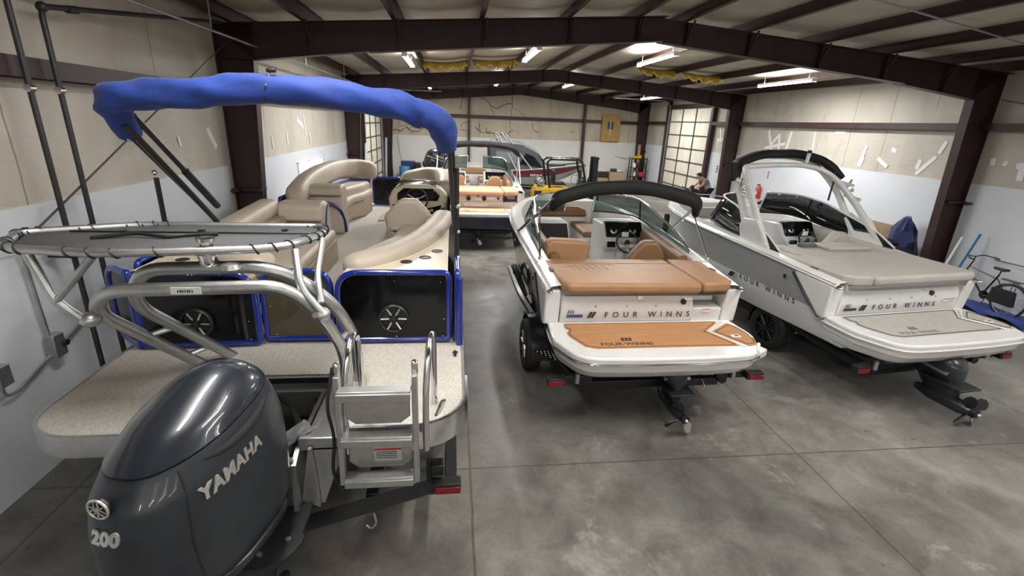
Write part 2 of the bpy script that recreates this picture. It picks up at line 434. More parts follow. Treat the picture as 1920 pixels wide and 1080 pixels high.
# roof insulation, sagging between the purlins
PX = [-3.55, -2.40, -.94, .53, 2.05, 3.32]; PX = PX+[2*XM-x for x in PX[::-1]]
edges = [XL-.1]+PX+[XR+.1]
mb = MB(); ny = 76
xs = []
for a, b in zip(edges, edges[1:]):
    for k in range(5): xs.append((lerp(a, b, k/5), k/5, b-a))
xs.append((edges[-1], 0, 1))
def cz(i, j):
    x, s, w = xs[i]; y = lerp(YF, YB, j/ny)
    wav = .55+.45*math.sin(y*1.9+i*.8)*math.sin(y*.63+i)
    return V((x, y, roofz(x)-.012-math.sin(PI*s)*(.035+.05*wav)*min(1, w)))
g = [[mb.b.verts.new(cz(i, j)) for j in range(ny+1)] for i in range(len(xs))]
for i in range(len(xs)-1):
    for j in range(ny): mb.face([g[i][j], g[i+1][j], g[i+1][j+1], g[i][j+1]])
struct(mb.build('ceiling', M['ceil_ins'], ang=180))
struct(MB().prism([(XL-.12, roofz(XL)+.03), (XM, roofz(XM)+.03), (XR+.12, roofz(XR)+.03), (XR+.12, roofz(XR)+.1), (XM, roofz(XM)+.1), (XL-.12, roofz(XL)+.1)], YF-.1, YB+.1, 'xz').build('ceiling_deck', M['galv'], flat=True))
# white liner panels on the lower walls, 2.44 m high
k = 0
def trim(mb, mat, **kw):
    global k; k += 1
    return struct(mb.build('trim_%d' % k, mat, **kw))
trim(MB().box((XL+.008, (9.0+YF)/2, 1.22), (.016, 9.0-YF, 2.44)).box((XL+.008, 15.6, 1.22), (.016, 12.0, 2.44)).box((XL+.008, 28.3, 1.22), (.016, 1.7, 2.44)), M['panel'], flat=True)
trim(MB().box((XR-.008, (21.2+YF)/2, 1.22), (.016, 21.2-YF, 2.44)).box((XR-.008, 27.6, 1.22), (.016, 3.1, 2.44)), M['panel'], flat=True)
trim(MB().box((XM, YB-.008, 1.22), (XR-XL-.1, .016, 2.44)), M['panel_back'], flat=True)
# rigid frames
def ibeam_frame(y0, y1, name_r, name_c, tb=.20):
    """tapered steel portal frame; its two ends stand at y0 (left) and y1 (right)"""
    def yy(x): return lerp(y0, y1, (x-XL)/(XR-XL))
    def strip(mb, pts, w):          # flange plate following pts in the frame plane
        for (xa, za), (xb, zb) in zip(pts, pts[1:]):
            a = V((xa, yy(xa), za)); b = V((xb, yy(xb), zb)); d = (b-a); L = d.length
            ang = math.atan2(zb-za, xb-xa); mb.box((a+b)/2, (L+.01, w, .014), ry=-ang)
    def web(mb, poly):
        a = [mb.b.verts.new((x, yy(x)-.006, z)) for x, z in poly]; b = [mb.b.verts.new((x, yy(x)+.006, z)) for x, z in poly]; n = len(a)
        mb.face(a[::-1]); mb.face(b)
        for i in range(n): mb.face([a[i], a[(i+1) % n], b[(i+1) % n], b[i]])
    xl, xr = XL+.02, XR-.02
    tops = [(x, rtop(x)) for x in (xl, XM, xr)]
    inl, inr = xl+.56, xr-.60
    bots = [(x, rbot(x)) for x in (inl, XM-5.2, XM, XM+5.2, inr)]
    mb = MB(); web(mb, tops+bots[::-1]); strip(mb, tops, tb); strip(mb, bots, tb)
    for x in PX[1:-1]:
        mb.box((x, yy(x), (rtop(x)+rbot(x))/2), (.012, tb*.9, rtop(x)-rbot(x)-.03))
        mb.box((x+.05, yy(x)-.12, rtop(x)-.16), (.03, .03, .38), rx=.6)      # flange braces
    struct(mb.build(name_r, M['steel'], flat=True))
    for sgn, xo, xi_t, xi_b in ((1, xl, inl, xl+.33), (-1, xr, inr, xr-.46)):
        mb = MB(); zb = rbot(xi_t)
        web(mb, [(xo, 0), (xi_b, 0), (xi_t, zb), (xi_t, rtop(xi_t)), (xo, rtop(xo))])
        strip(mb, [(xo, 0), (xo, rtop(xo))], tb); strip(mb, [(xi_b, 0), (xi_t, zb)], tb)
        mb.box(((xo+xi_b)/2, yy(xo), .012), (abs(xo-xi_b)+.06, tb+.06, .024))
        mb.box(((xo+xi_t)/2, yy(xo), zb), (abs(xo-xi_t), tb*.95, .014))
        mb.box((xo+sgn*.14, yy(xo)-.0, 2.02), (.62, tb+.06, .05)); mb.box((xo+sgn*.02, yy(xo)-.18, 2.02), (.2, .2, .04))
        struct(mb.build(name_c, M['steel'], flat=True))
ibeam_frame(9.25, 9.72, 'rafter_beam', 'steel_column')
ibeam_frame(19.0, 19.15, 'rafter_beam', 'steel_column')
ibeam_frame(28.9, 28.9, 'rafter_beam', 'steel_column')
ibeam_frame(-.5, -.5, 'rafter_beam', 'steel_column')
for x in PX:                                                # Z purlins running the length of the building
    z = rtop(x)
    mb = MB(); mb.box((x, (YB+YF)/2, z+.105), (.014, YB-YF, .2)); mb.box((x-.035, (YB+YF)/2, z+.012), (.075, YB-YF, .012)); mb.box((x+.035, (YB+YF)/2, z+.2), (.075, YB-YF, .012))
    struct(mb.build('roof_purlin', M['steel'], flat=True))
mb = MB()
mb.box((XL+.10, (YB+YF)/2, 3.69), (.20, YB-YF, .014)); mb.box((XL+.012, (YB+YF)/2, 3.61), (.014, YB-YF, .17)); mb.box((XL+.195, (YB+YF)/2, 3.61), (.014, YB-YF, .16))
struct(mb.build('wall_girt', M['steel'], flat=True))
mb = MB()
for a, b in ((YF, 21.2), (25.8, YB)):
    mb.box((XR-.10, (a+b)/2, 3.69), (.20, b-a, .014)); mb.box((XR-.195, (a+b)/2, 3.62), (.014, b-a, .15))
struct(mb.build('wall_girt', M['steel'], flat=True))
struct(MB().box((XM, YB-.1, 3.66), (XR-XL, .2, .014)).box((XM, YB-.195, 3.58), (XR-XL, .014, .16)).build('wall_girt', M['steel'], flat=True))
for x, w in ((.92, .12), (7.62, .14), (11.22, .22), (-3.55, .26)):
    zt = rtop(x)
    struct(MB().box((x, YB-.28, zt/2), (w, .02, zt)).box((x, YB-.2, zt/2), (.014, .16, zt)).box((x, YB-.12, zt/2), (w, .02, zt)).build('end_post', M['steel'], flat=True))
# sectional overhead doors with translucent panels
def door(n, x, sgn, y0, y1, ztop, cols, rows):
    mb = MB(); t = .045
    mb.box((x, (y0+y1)/2, ztop/2), (.03, y1-y0, ztop)); d = struct(mb.build('door_%d' % n, M['door_panel'], flat=True))
    mb = MB()
    for i in range(cols+1): mb.box((x-sgn*.03, lerp(y0, y1, i/cols), ztop/2), (.05, t, ztop))
    for j in range(rows+1): mb.box((x-sgn*.03, (y0+y1)/2, ztop*j/rows), (.05, y1-y0, .04))
    mb.build('door_rail', M['door_rail'], d, flat=True)
    mb = MB()
    for yy in (y0-.09, y1+.09):
        mb.box((x-sgn*.07, yy, ztop/2), (.08, .06, ztop))
        mb.tube([(x-sgn*.07, yy, ztop)]+[(x-sgn*(.07+.4*(1-math.cos(a))), yy, ztop+.4*math.sin(a)) for a in (.4, .8, 1.2, 1.57)]+[(x-sgn*3.2, yy, ztop+.42)], .03, 6)
    mb.build('door_track', M['galv'], d, flat=True)
    mb = MB()
    for yy in (y0-.24, y1+.24): mb.box((x-sgn*.06, yy, 2.35), (.16, .2, 4.7))
    mb.box((x-sgn*.04, (y0+y1)/2, ztop+.12), (.12, y1-y0+.6, .16))
    mb.build('door_jamb', M['steel'], d, flat=True)
    return d
door(1, XL+.07, -1, 22.05, 27.2, 4.30, 3, 7)
door(2, XR-.07, 1, 21.42, 25.62, 4.30, 3, 7)
w = struct(MB().box((XL+.022, 14.05, 1.90), (.012, 2.35, .50)).build('window_1', M['daylit'], flat=True))
mb = MB()
for y in (12.85, 13.75, 15.0): mb.box((XL+.03, y, 1.90), (.03, .05, .56))
mb.box((XL+.03, 14.0, 1.63), (.03, 2.4, .05)).box((XL+.03, 14.0, 2.17), (.03, 2.4, .05)).build('window_frame', M['white_paint'], w, flat=True)
# tape patches on the insulation of the right and left walls, tears and dirt tracks on the back wall
def wallpatch(pts, mat, x, sgn, name, w=.07):
    mb = MB()
    for i_, (a, b, ww) in enumerate(pts):
        xx = x-sgn*.0011*(i_ % 9); a = V((xx, a[0], a[1])); b = V((xx, b[0], b[1])); d = (b-a); n = V((0, -d.z, d.y)).normalized()*(ww or w)/2
        o = V((-sgn*.006, 0, 0))
        vs = [mb.b.verts.new(p) for p in (a+n, b+n, b-n, a-n, a+n+o, b+n+o, b-n+o, a-n+o)]
        for q in ((0, 1, 2, 3), (7, 6, 5, 4), (0, 1, 5, 4), (1, 2, 6, 5), (2, 3, 7, 6), (3, 0, 4, 7)): mb.face([vs[i] for i in q])
    return mb
q = []
for a, b, ww in (((17.25, 3.42), (16.9, 2.75), .12), ((16.95, 2.95), (16.6, 3.3), .1), ((16.6, 3.3), (16.5, 2.8), .1), ((17.3, 2.8), (16.2, 3.0), .1), ((15.98, 3.4), (16.1, 2.7), .12),
                 ((14.85, 3.40), (14.80, 2.82), .07), ((12.72, 3.10), (12.78, 2.75), .10), ((12.75, 2.8), (12.82, 2.55), .16), ((12.25, 2.80), (11.88, 2.60), .10), ((11.9, 3.06), (11.75, 3.0), .10),
                 ((11.0, 2.85), (11.04, 2.62), .10), ((10.62, 2.95), (11.02, 2.50), .10), ((10.48, 3.30), (10.58, 3.02), .10), ((9.35, 3.0), (9.32, 2.86), .1), ((9.12, 2.93), (9.04, 2.9), .1), ((8.86, 2.88), (8.6, 2.92), .12), ((8.74, 2.9), (8.72, 2.6), .12),
                 ((20.6, 3.45), (20.4, 2.85), .1), ((20.7, 2.95), (20.05, 3.05), .1), ((20.75, 3.05), (20.65, 2.6), .08), ((20.1, 3.3), (20.0, 3.15), .08), ((14.0, 3.42), (13.6, 3.42), .1), ((14.1, 2.68), (13.9, 2.58), .1)): q.append((a, b, ww))
trim(wallpatch(q, None, XR-.001, 1, ''), M['tape'], flat=True)
q = [((8.5, 3.05), (8.72, 2.75), .1), ((10.7, 3.5), (10.75, 3.2), .07), ((13.2, 3.2), (13.7, 3.0), .12), ((13.8, 3.3), (13.85, 2.8), .07), ((11.3, 2.85), (11.33, 2.6), .06), ((12.3, 2.9), (12.33, 2.65), .07), ((14.2, 2.85), (14.25, 2.6), .08), ((7.6, 2.95), (7.62, 2.82), .05)]
trim(wallpatch(q, None, XL+.001, -1, ''), M['tape'], flat=True)
def crack(pts, r): 
    return MB().tube([(x, YB-.004, z) for x, z in pts], r, 5)
mb = MB()
for pts, r in (([(1.53, 4.62), (1.9, 4.5), (2.14, 4.2), (2.45, 4.05), (3.0, 4.3), (3.35, 4.34)], .03), ([(2.2, 4.1), (2.35, 3.8), (2.36, 3.55)], .02), ([(.62, 4.62), (.50, 4.35), (.46, 3.95)], .03),
               ([(-3.3, 2.72), (-2.9, 2.66), (-2.6, 2.85), (-2.3, 2.62), (-1.9, 2.66), (-1.6, 2.9), (-1.3, 2.72), (-.9, 2.66), (-.5, 2.75)], .035), ([(-2.9, 2.9), (-2.5, 3.05), (-2.2, 2.9), (-2.5, 2.75)], .02), ([(-1.0, 3.25), (-.6, 3.05), (-.2, 2.9), (.1, 2.65)], .035),
               ([(.4, 3.0), (.6, 3.2), (.9, 3.3)], .025), ([(.35, 2.85), (.9, 2.75)], .02), ([(1.3, 3.0), (1.6, 2.75), (2.0, 2.68), (2.3, 2.72), (2.7, 2.62), (3.1, 2.7), (3.5, 2.9)], .03), ([(1.5, 3.2), (1.55, 2.9)], .03), ([(1.9, 3.0), (1.95, 2.75), (2.15, 2.8)], .03),
               ([(4.6, 3.3), (4.65, 3.0), (4.85, 2.85), (5.0, 2.88)], .022), ([(6.9, 2.95), (7.05, 3.0)], .03), ([(3.5, 4.05), (3.8, 4.0), (4.0, 3.75), (4.1, 3.5)], .015), ([(3.35, 4.9), (3.36, 3.7)], .018), ([(3.3, 3.5), (3.3, 2.5)], .022), ([(5.05, 3.5), (5.06, 2.46)], .012), ([(5.6, 5.0), (5.6, 3.7)], .014), ([(8.3, 4.7), (8.3, 3.7)], .012), ([(10.5, 4.5), (10.5, 3.7)], .01), ([(10.45, 3.5), (10.42, 2.46)], .01)):
    fine = []
    for (x0, z0), (x1, z1) in zip(pts, pts[1:]):
        for q_ in range(5):
            t = q_/5; fine.append((lerp(x0, x1, t)+rnd.uniform(-.035, .035)*(r > .0145), YB-.003, lerp(z0, z1, t)+rnd.uniform(-.035, .035)*(r > .0145)))
    fine.append((pts[-1][0], YB-.003, pts[-1][1]))
    mb.tube(fine, [r*.62*rnd.uniform(.5, 1.3) for _ in fine], 5)
trim(mb, M['tear'], flat=True)
# torn insulation showing yellow fibre on the roof
def torn(name, x0, x1, y):
    mb = MB(); n = 26
    def f(s, t):
        x = lerp(x0, x1, s); jag = .16*abs(math.sin(s*37))*abs(math.sin(s*11+2))
        yy = y-.40*t-jag*.5*t; return V((x, yy, roofz(x)-.10-.05*math.sin(PI*s)-(.16+jag)*t))
    mb.grid(n, 3, f)
    o = mb.build(name, M['fibre'], solid=.03); return struct(o)
torn('trim_20', -.86, .45, 16.4); torn('trim_21', .60, 1.98, 16.2); torn('trim_22', 5.7, 7.0, 16.1); torn('trim_23', 7.15, 8.45, 16.0)

# ------------------------------------------------------------------ fluorescent lights (eight foot strip lights)
def strip_light(name, x, y, label, power=150, L=2.4, group=None, drop=.16, up=None):
    z = rtop(x)-drop
    t = empty(name, (x, y, z)); tag(t, label, 'ceiling light', group)
    MB().box((0, 0, .035), (.11, L, .05)).box((0, -L/2+.02, .0), (.13, .03, .09)).box((0, L/2-.02, .0), (.13, .03, .09)).build('light_housing', M['white_paint'], t, bev=.006)
    for s in (-1, 1):
        MB().cyl((s*.04, -L/2+.04, -.012), (s*.04, L/2-.04, -.012), .019, n=10).build('fluorescent_tube', M['tube'], t)
    for q in (-.4, .4): MB().cyl((0, L*q, .06), (0, L*q, drop+.05), .006, n=6).build('hanger_rod', M['galv'], t)
    ld = bpy.data.lights.new('strip_glow', 'AREA'); ld.shape = 'RECTANGLE'; ld.size = .16; ld.size_y = L; ld.energy = power; ld.color = (1, .993, .98)
    lo = bpy.data.objects.new('strip_glow', ld); COL.objects.link(lo); lo.parent = t; lo.location = (0, 0, -.04)
    lu = bpy.data.lights.new('strip_upglow', 'AREA'); lu.shape = 'RECTANGLE'; lu.size = .12; lu.size_y = L; lu.energy = power*(up or UPK); lu.color = (1, .993, .98)
    l2 = bpy.data.objects.new('strip_upglow', lu); COL.objects.link(l2); l2.parent = t; l2.location = (0, 0, .065); l2.rotation_euler = (PI, 0, 0)
    return t
UPK = .30
P1 = 132
strip_light('strip_light', -1.1, 13.6, 'lit strip light under the roof behind the blue canopy, leftmost of the nearer bay', P1)
strip_light('strip_light', 1.93, 13.0, 'lit strip light right of the torn yellow roof insulation in the nearer bay', P1)
strip_light('strip_light', 5.1, 12.9, 'long lit strip light at centre right beside the second torn yellow patch', P1)
strip_light('strip_light', 9.25, 13.7, 'longest-looking lit strip light, low on the right roof slope above the tower boat', P1)
strip_light('strip_light', -1.05, 23.6, 'small distant lit strip light beyond the second rafter, leftmost of the far bay', P1)
strip_light('strip_light', 1.95, 22.6, 'small distant lit strip light above the pontoon helm, second from left in the far bay', P1)
strip_light('strip_light', 5.05, 22.3, 'small distant lit strip light above the forklift, third from left in the far bay', P1)
strip_light('strip_light', 9.2, 23.3, 'small distant lit strip light near the right overhead door', P1)
for x, y in ((-1.1, 3.2), (1.95, 3.2), (5.1, 3.2), (9.25, 3.2), (-1.1, -5), (1.95, -5), (5.1, -5), (9.25, -5)):   # unseen lamps added over and behind the camera to light the near bay
    strip_light('strip_light', x, y, 'added strip light of the front bay, unseen above and behind the view', P1*(.42 if y > 0 else .6), up=1.0, group='added strip lights of the front bay')
# world: faint bluish ambience added outside; the closed front wall keeps it out
wd = bpy.data.worlds.new('world'); SC.world = wd; wd.use_nodes = True
wd.node_tree.nodes['Background'].inputs[0].default_value = (.75, .86, 1, 1); wd.node_tree.nodes['Background'].inputs[1].default_value = .4
SC.view_settings.view_transform = 'Standard'; SC.view_settings.look = 'None'; SC.view_settings.gamma = 1; SC.view_settings.exposure = .66; SC.view_settings.use_curve_mapping = False
# ------------------------------------------------------------------ pontoon boat (world coordinates, deck at 1.35 m)
PB = empty('pontoon_boat', (-1.33, 3.0, 0), world=True)
tag(PB, 'big pontoon boat at left with blue rails, tan seats and a furled royal blue canopy', 'boat')
ZD = 1.35; PXL, PXR = -2.76, .075; PCX = (PXL+PXR)/2
def arc(cx, cy, r, a0, a1, n=8): return [(cx+r*math.cos(lerp(a0, a1, i/n)), cy+r*math.sin(lerp(a0, a1, i/n))) for i in range(n+1)]
r_ = .38
outl = [(-.90, 2.86)]+arc(PXR-r_, 2.86+r_, r_, -PI/2, 0)+arc(PXR-.5, 11.6, .5, 0, PI/2)+arc(PXL+.5, 11.6, .5, PI/2, PI)+arc(PXL+r_, 2.86+r_, r_, PI, 1.5*PI)+[(-1.80, 2.86), (-1.80, 3.56), (-.90, 3.56)]
deck = MB().prism(outl, ZD-.012, ZD).build('deck_carpet', M['carpet'], PB, ang=30)
MB().prism(outl, ZD-.06, ZD-.014).build('deck_board', M['black'], PB, ang=30)
def ring_path(o, z): return [(x, y, z) for x, y in o]
side_o = [(PXL-.012, 11.5), (PXL-.012, 3.3)]+[(x-.008, y-.008) for x, y in arc(PXL+r_, 2.86+r_, r_, PI, 1.5*PI)][1:]+[(-1.80, 2.85)]
MB().sweep([(x, y, ZD-.09) for x, y in side_o], [(-.012, -.06), (.012, -.06), (.018, 0), (.012, .094), (-.012, .094)]).build('deck_trim', M['alu_dull'], PB)
side_o = [(-.90, 2.85)]+[(x+.008, y-.008) for x, y in arc(PXR-r_, 2.86+r_, r_, -PI/2, 0)]+[(PXR+.012, 11.5)]
MB().sweep([(x, y, ZD-.09) for x, y in side_o], [(-.012, -.06), (.012, -.06), (.018, 0), (.012, .094), (-.012, .094)]).build('deck_trim', M['alu'], PB)
MB().sweep([(x, y, ZD-.10) for x, y in [(-.45, 2.828)]+[(x+.016, y-.018) for x, y in arc(PXR-r_, 2.86+r_, r_+.006, -PI/2, 0)]+[(PXR+.028, 3.5)]], [(-.01, -.075), (.012, -.08), (.02, 0), (.012, .112), (-.006, .115)]).build('corner_guard', M['chrome'], PB, ang=50)
# floats
for x, nm, y_ in ((PXL+.44, 'float', .45), (PXR-.44, 'float', .32)):
    prof = [(0.0, 2.98+y_), (.20, 2.985+y_), (.29, 3.01+y_), (.318, 3.08+y_), (.318, 10.6), (.30, 11.0), (.22, 11.5), (.08, 11.9), (0, 11.95)]
    MB().lathe(prof, (x, 0, ZD-.47), 'y', 28).build(nm, M['alu_dull'], PB)
for i in range(9):
    MB().box((PCX, 3.8+i*.95, ZD-.10), (2.6, .06, .08)).build('cross_member', M['alu_dull'], PB, flat=True)
# motor well and splash pod
mb = MB(); mb.box((-1.35, 3.57, ZD-.06), (.90, .012, .14)); mb.box((-1.35, 3.555, ZD-.24), (.90, .02, .22)); mb.build('well_front', M['alu'], PB, flat=True)
mb = MB(); mb.box((-.915, 3.22, ZD+.005), (.035, .70, .02)); mb.box((-.915, 3.22, ZD-.2), (.014, .70, .40)); mb.build('well_side', M['alu'], PB, flat=True)
mb = MB(); mb.box((-1.785, 3.22, ZD+.005), (.035, .70, .02)); mb.box((-1.785, 3.22, ZD-.2), (.014, .70, .40)); mb.build('well_side', M['alu'], PB, flat=True)
MB().box((-1.05, 3.54, ZD-.25), (.10, .03, .15)).build('rub_pad', M['black'], PB, bev=.035, seg=4)
MB().box((-1.35, 3.15, ZD-.52), (.9, .85, .03)).build('splash_pan', M['black'], PB, flat=True)
MB().prism([(-.99, 2.74), (-.72, 2.74), (-.72, 3.06), (-.90, 3.46), (-.90, 3.0)], ZD-.09, ZD+.006).build('tread_plate', M['alu'], PB, bev=.008)
pod = MB(); pod.prism([(2.66, ZD-.14), (2.78, ZD-.08), (3.5, ZD-.08), (3.5, .62), (3.1, .62), (2.62, .86)], -1.02, -.99, 'yz'); pod.prism([(2.66, ZD-.14), (2.78, ZD-.08), (3.5, ZD-.08), (3.5, .62), (3.1, .62), (2.62, .86)], -1.71, -1.68, 'yz'); pod.box((-1.35, 2.70, 1.03), (.68, .05, .40)); pod.build('transom_pod', M['alu_dull'], PB, flat=True)
mb = MB(); mb.prism([(-1.70, 2.7), (-.92, 2.7), (-.92, 2.45)]+arc(-1.12, 2.42, .22, 0, -PI/2, 6)+[(-1.70, 2.2)], .86, .885); mb.build('skid_plate', M['black'], PB, flat=True)
for x, y in ((-1.12, 2.30), (-.99, 2.40), (-1.28, 2.27)): MB().cyl((x, y, .886), (x, y, .893), .016, n=12).build('rivet', M['alu'], PB)
MB().prism([(-.99, .90), (-.92, 1.30), (-.90, 1.30), (-.88, .84)], 2.70, 2.73, 'xz').prism([(-.90, 1.28), (-.70, 1.28), (-.86, .84), (-.90, .84)], 2.74, 2.75, 'xz').build('pod_gusset', M['alu'], PB, flat=True)
mb = MB()
mb.tube(fillet([(-1.35, 3.5, 1.2), (-1.2, 3.3, 1.25), (-1.08, 3.1, 1.16), (-1.15, 2.8, 1.35)], .08), .022, 8); mb.build('rigging_hose', M['black'], PB)
mb = MB(); mb.tube(fillet([(-1.0, 3.3, 1.1), (-1.05, 3.35, 1.22), (-1.0, 3.2, 1.25), (-1.0, 3.05, 1.15)], .06), .012, 6); mb.build('rigging_hose', M['alu_dull'], PB)
# railings: a bent blue tube frame round a black panel
def fence(nm, P0, P1, z0, z1, radii, panel, parent=PB, tube=.028, thick=.02, hole=None):
    P0, P1 = V((*P0, 0)), V((*P1, 0)); d = (P1-P0); L = d.length; u = d.normalized(); n = V((-u.y, u.x, 0))
    c = [(0, z0), (L, z0), (L, z1), (0, z1)]
    path = []
    for i, (a, z) in enumerate(c):
        path.append(P0+u*a+V((0, 0, z)))
    pts = fillet(path, radii, 6, closed=True)
    fr = MB().tube(pts, tube, 10, closed=True).build(nm, M['blue_paint'], parent, ang=60)
    cen = sum(pts, V())/len(pts)
    ins = [cen+(p-cen)*(1-.035) for p in pts]
    mb = MB(); a = [mb.b.verts.new(p+n*thick/2) for p in ins]; b = [mb.b.verts.new(p-n*thick/2) for p in ins]
    mb.face(a); mb.face(b[::-1])
    for i in range(len(a)): mb.face([a[i], a[(i+1) % len(a)], b[(i+1) % len(a)], b[i]])
    mb.build('rail_panel', panel, fr)
    return fr, u, n, P0
def screws(fr, P0, u, n, spots):
    for a, z in spots:
        p = P0+u*a+V((0, 0, z))
        MB().cyl(p-n*.008, p-n*.034, .006, n=8).build('screw', M['chrome'], fr)
def speaker(fr, c, n, r=.135):
    c = V(c); mb = MB(); m = []
    def circ(rr, off): return [c-n*off+V((math.cos(2*PI*i/28)*rr, 0, math.sin(2*PI*i/28)*rr)) for i in range(28)]
    mb.loft([circ(r, .0), circ(r, .03), circ(r*.93, .042), circ(r*.86, .036), circ(r*.8, .012)], True, True); sp = mb.build('speaker', M['black'], fr)
    for i in range(6):
        a = i*PI/3; d = V((math.cos(a), 0, math.sin(a))); MB().tube([c-n*.030+d*r*.30, c-n*.038+d*r*.84], .008, 6).build('speaker_spoke', M['silver_txt'], fr)
    MB().cyl(c-n*.01, c-n*.045, r*.26, r*.2, 14).build('speaker_hub', M['black'], fr)
f, u, n, P = fence('stern_rail', (-1.01, 4.16), (-.035, 4.16), ZD+.035, 2.03, [.03, .03, .06, .20], M['smoke'])
speaker(f, (-.53, 4.15, 1.605), n)
screws(f, P, u, n, [(.10, 1.95), (.5, 1.96), (.90, 1.95), (.06, 1.62), (.93, 1.60), (.10, 1.43), (.5, 1.43), (.92, 1.43)])
screws(f, P-n*.012, u, n, [(.16, 2.03), (.19, 2.03), (.45, 2.03), (.48, 2.03), (.8, 2.03), (.83, 2.03)])
f, u, n, P = fence('stern_rail', (-2.62, 4.10), (-1.70, 4.14), ZD+.035, 2.03, [.03, .03, .20, .03], M['smoke'])
speaker(f, (-2.18, 4.11, 1.59), n)
screws(f, P, u, n, [(.10, 1.95), (.45, 1.96), (.80, 1.90), (.86, 1.60), (.10, 1.43), (.5, 1.43), (.86, 1.43)])
screws(f, P-n*.012, u, n, [(.16, 2.03), (.19, 2.03), (.45, 2.03), (.48, 2.03), (.66, 2.03), (.69, 2.03)])
f, u, n, P = fence('stern_rail', (-2.97, 4.38), (-2.66, 4.12), ZD+.02, 2.03, [.20, .02, .02, .20], M['smoke'], tube=.034)
f, u, n, P = fence('stern_gate', (-1.655, 4.19), (-1.075, 4.19), ZD+.045, 2.03, [.02, .02, .16, .16], M['smoke_gate'], thick=.01)
screws(f, P, u, n, [(.07, 1.72), (.10, 1.45), (.48, 1.95)])
for z in (1.5, 1.7, 1.88): MB().box((-1.68, 4.17, z), (.03, .03, .09)).build('gate_hinge', M['alu'], f, flat=True)
MB().box((-1.36, 4.19, ZD+.008), (.62, .05, .016)).build('gate_sill', M['alu'], PB, flat=True)
fence('side_rail', (PXR-.035, 4.12), (PXR-.035, 11.6), ZD+.03, 2.04, [.05, .2, .2, .05], M['smoke'])
MB().cyl((PXR-.015, 4.10, ZD+.0), (PXR-.015, 4.10, 2.0), .030, n=12).build('corner_post', M['blue_paint'], PB)
fence('side_rail', (PXL+.02, 4.40), (PXL+.02, 7.6), ZD+.03, 2.04, [.05, .2, .2, .05], M['smoke'])
fence('side_rail', (PXL+.02, 8.1), (PXL+.02, 11.5), ZD+.03, 2.04, [.05, .2, .2, .05], M['smoke'])
fence('bow_rail', (-1.86, 11.85), (-1.12, 11.85), ZD+.03, 1.98, [.03, .03, .18, .12], M['smoke'])
fence('bow_rail', (-1.06, 11.85), (-.1, 11.75), ZD+.03, 1.98, [.03, .03, .18, .12], M['smoke'])
# upholstery -------------------------------------------------------
def soft(poly, z0, z1, nm, mat, parent, r=.05, seg=4):
    return MB().prism(poly, z0, z1).build(nm, mat, parent, bev=r, seg=seg)
def rect(x0, x1, y0, y1): return [(x0, y0), (x1, y0), (x1, y1), (x0, y1)]
def bulge(rx, rz, p=2.6, n=18): return ell(rx, rz, n, p)
def roll(path, rx, rz, nm, mat, parent, p=2.6, r0=.4, r1=.4):
    pts = fillet(path, .5, 6); N = len(pts); sc = [1.0]*N
    d0 = (pts[0]-pts[1]).normalized(); d1 = (pts[-1]-pts[-2]).normalized()
    ex0 = [pts[0]+d0*rx*k for k in (.95, .8, .5)]; ex1 = [pts[-1]+d1*rx*k for k in (.5, .8, .95)]
    pts = ex0+pts+ex1; sc = [.25, .6, .88]+sc+[.88, .6, .25]
    return MB().sweep(pts, bulge(rx, rz, p), scale=sc).build(nm, mat, parent, ang=80)
# starboard aft lounge
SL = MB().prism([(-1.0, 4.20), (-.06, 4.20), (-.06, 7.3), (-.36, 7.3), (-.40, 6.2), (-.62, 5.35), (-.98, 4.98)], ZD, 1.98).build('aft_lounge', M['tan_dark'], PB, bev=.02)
top = MB().prism([(-.96, 4.19), (-.045, 4.19), (-.045, 7.3), (-.2, 7.3), (-.24, 6.0), (-.5, 5.0), (-.94, 4.42)], 1.985, 2.025).build('cupholder_top', M['cream'], SL, bev=.008)
for x, y in ((-.44, 4.52), (-.27, 4.68), (-.16, 4.93)):
    MB().lathe([(.0, -.05), (.048, -.05), (.05, .004), (.058, .006), (.058, 0)], (x, y, 2.025), n=18, cap=False).cyl((x, y, 2.0), (x, y, 2.027), .05, n=18).build('cup_holder', M['black'], SL)
roll([(-.86, 4.42, 2.02), (-.62, 4.68, 2.03), (-.38, 5.16, 2.04), (-.21, 5.9, 2.05), (-.13, 6.55, 2.06)], .145, .115, 'backrest_roll', M['tan_vinyl'], SL)
soft([(-1.02, 5.0), (-.62, 5.3), (-.42, 6.0), (-.38, 7.2), (-.75, 7.2), (-.8, 6.3), (-1.05, 5.7)], 1.72, 1.86, 'seat_cushion', M['tan_vinyl'], SL)
# port aft lounge with chaise back
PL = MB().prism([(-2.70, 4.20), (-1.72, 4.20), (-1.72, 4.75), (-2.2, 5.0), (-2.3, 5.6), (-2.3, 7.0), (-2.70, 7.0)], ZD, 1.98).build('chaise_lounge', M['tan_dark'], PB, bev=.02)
MB().prism([(-2.68, 4.16), (-1.80, 4.20), (-2.05, 4.36), (-2.35, 4.62), (-2.52, 5.3), (-2.68, 5.3)], 1.985, 2.025).build('cupholder_top', M['cream'], PL, bev=.008)
for x, y in ((-2.44, 4.55), (-2.28, 4.40)):
    MB().lathe([(.0, -.05), (.048, -.05), (.05, .004), (.058, .006), (.058, 0)], (x, y, 2.025), n=18, cap=False).cyl((x, y, 2.0), (x, y, 2.027), .05, n=18).build('cup_holder', M['black'], PL)
roll([(-1.74, 4.42, 2.02), (-2.02, 4.55, 2.03), (-2.32, 4.80, 2.04), (-2.48, 5.4, 2.05), (-2.52, 6.2, 2.06), (-2.54, 7.0, 2.08)], .15, .125, 'backrest_roll', M['tan_vinyl'], PL)
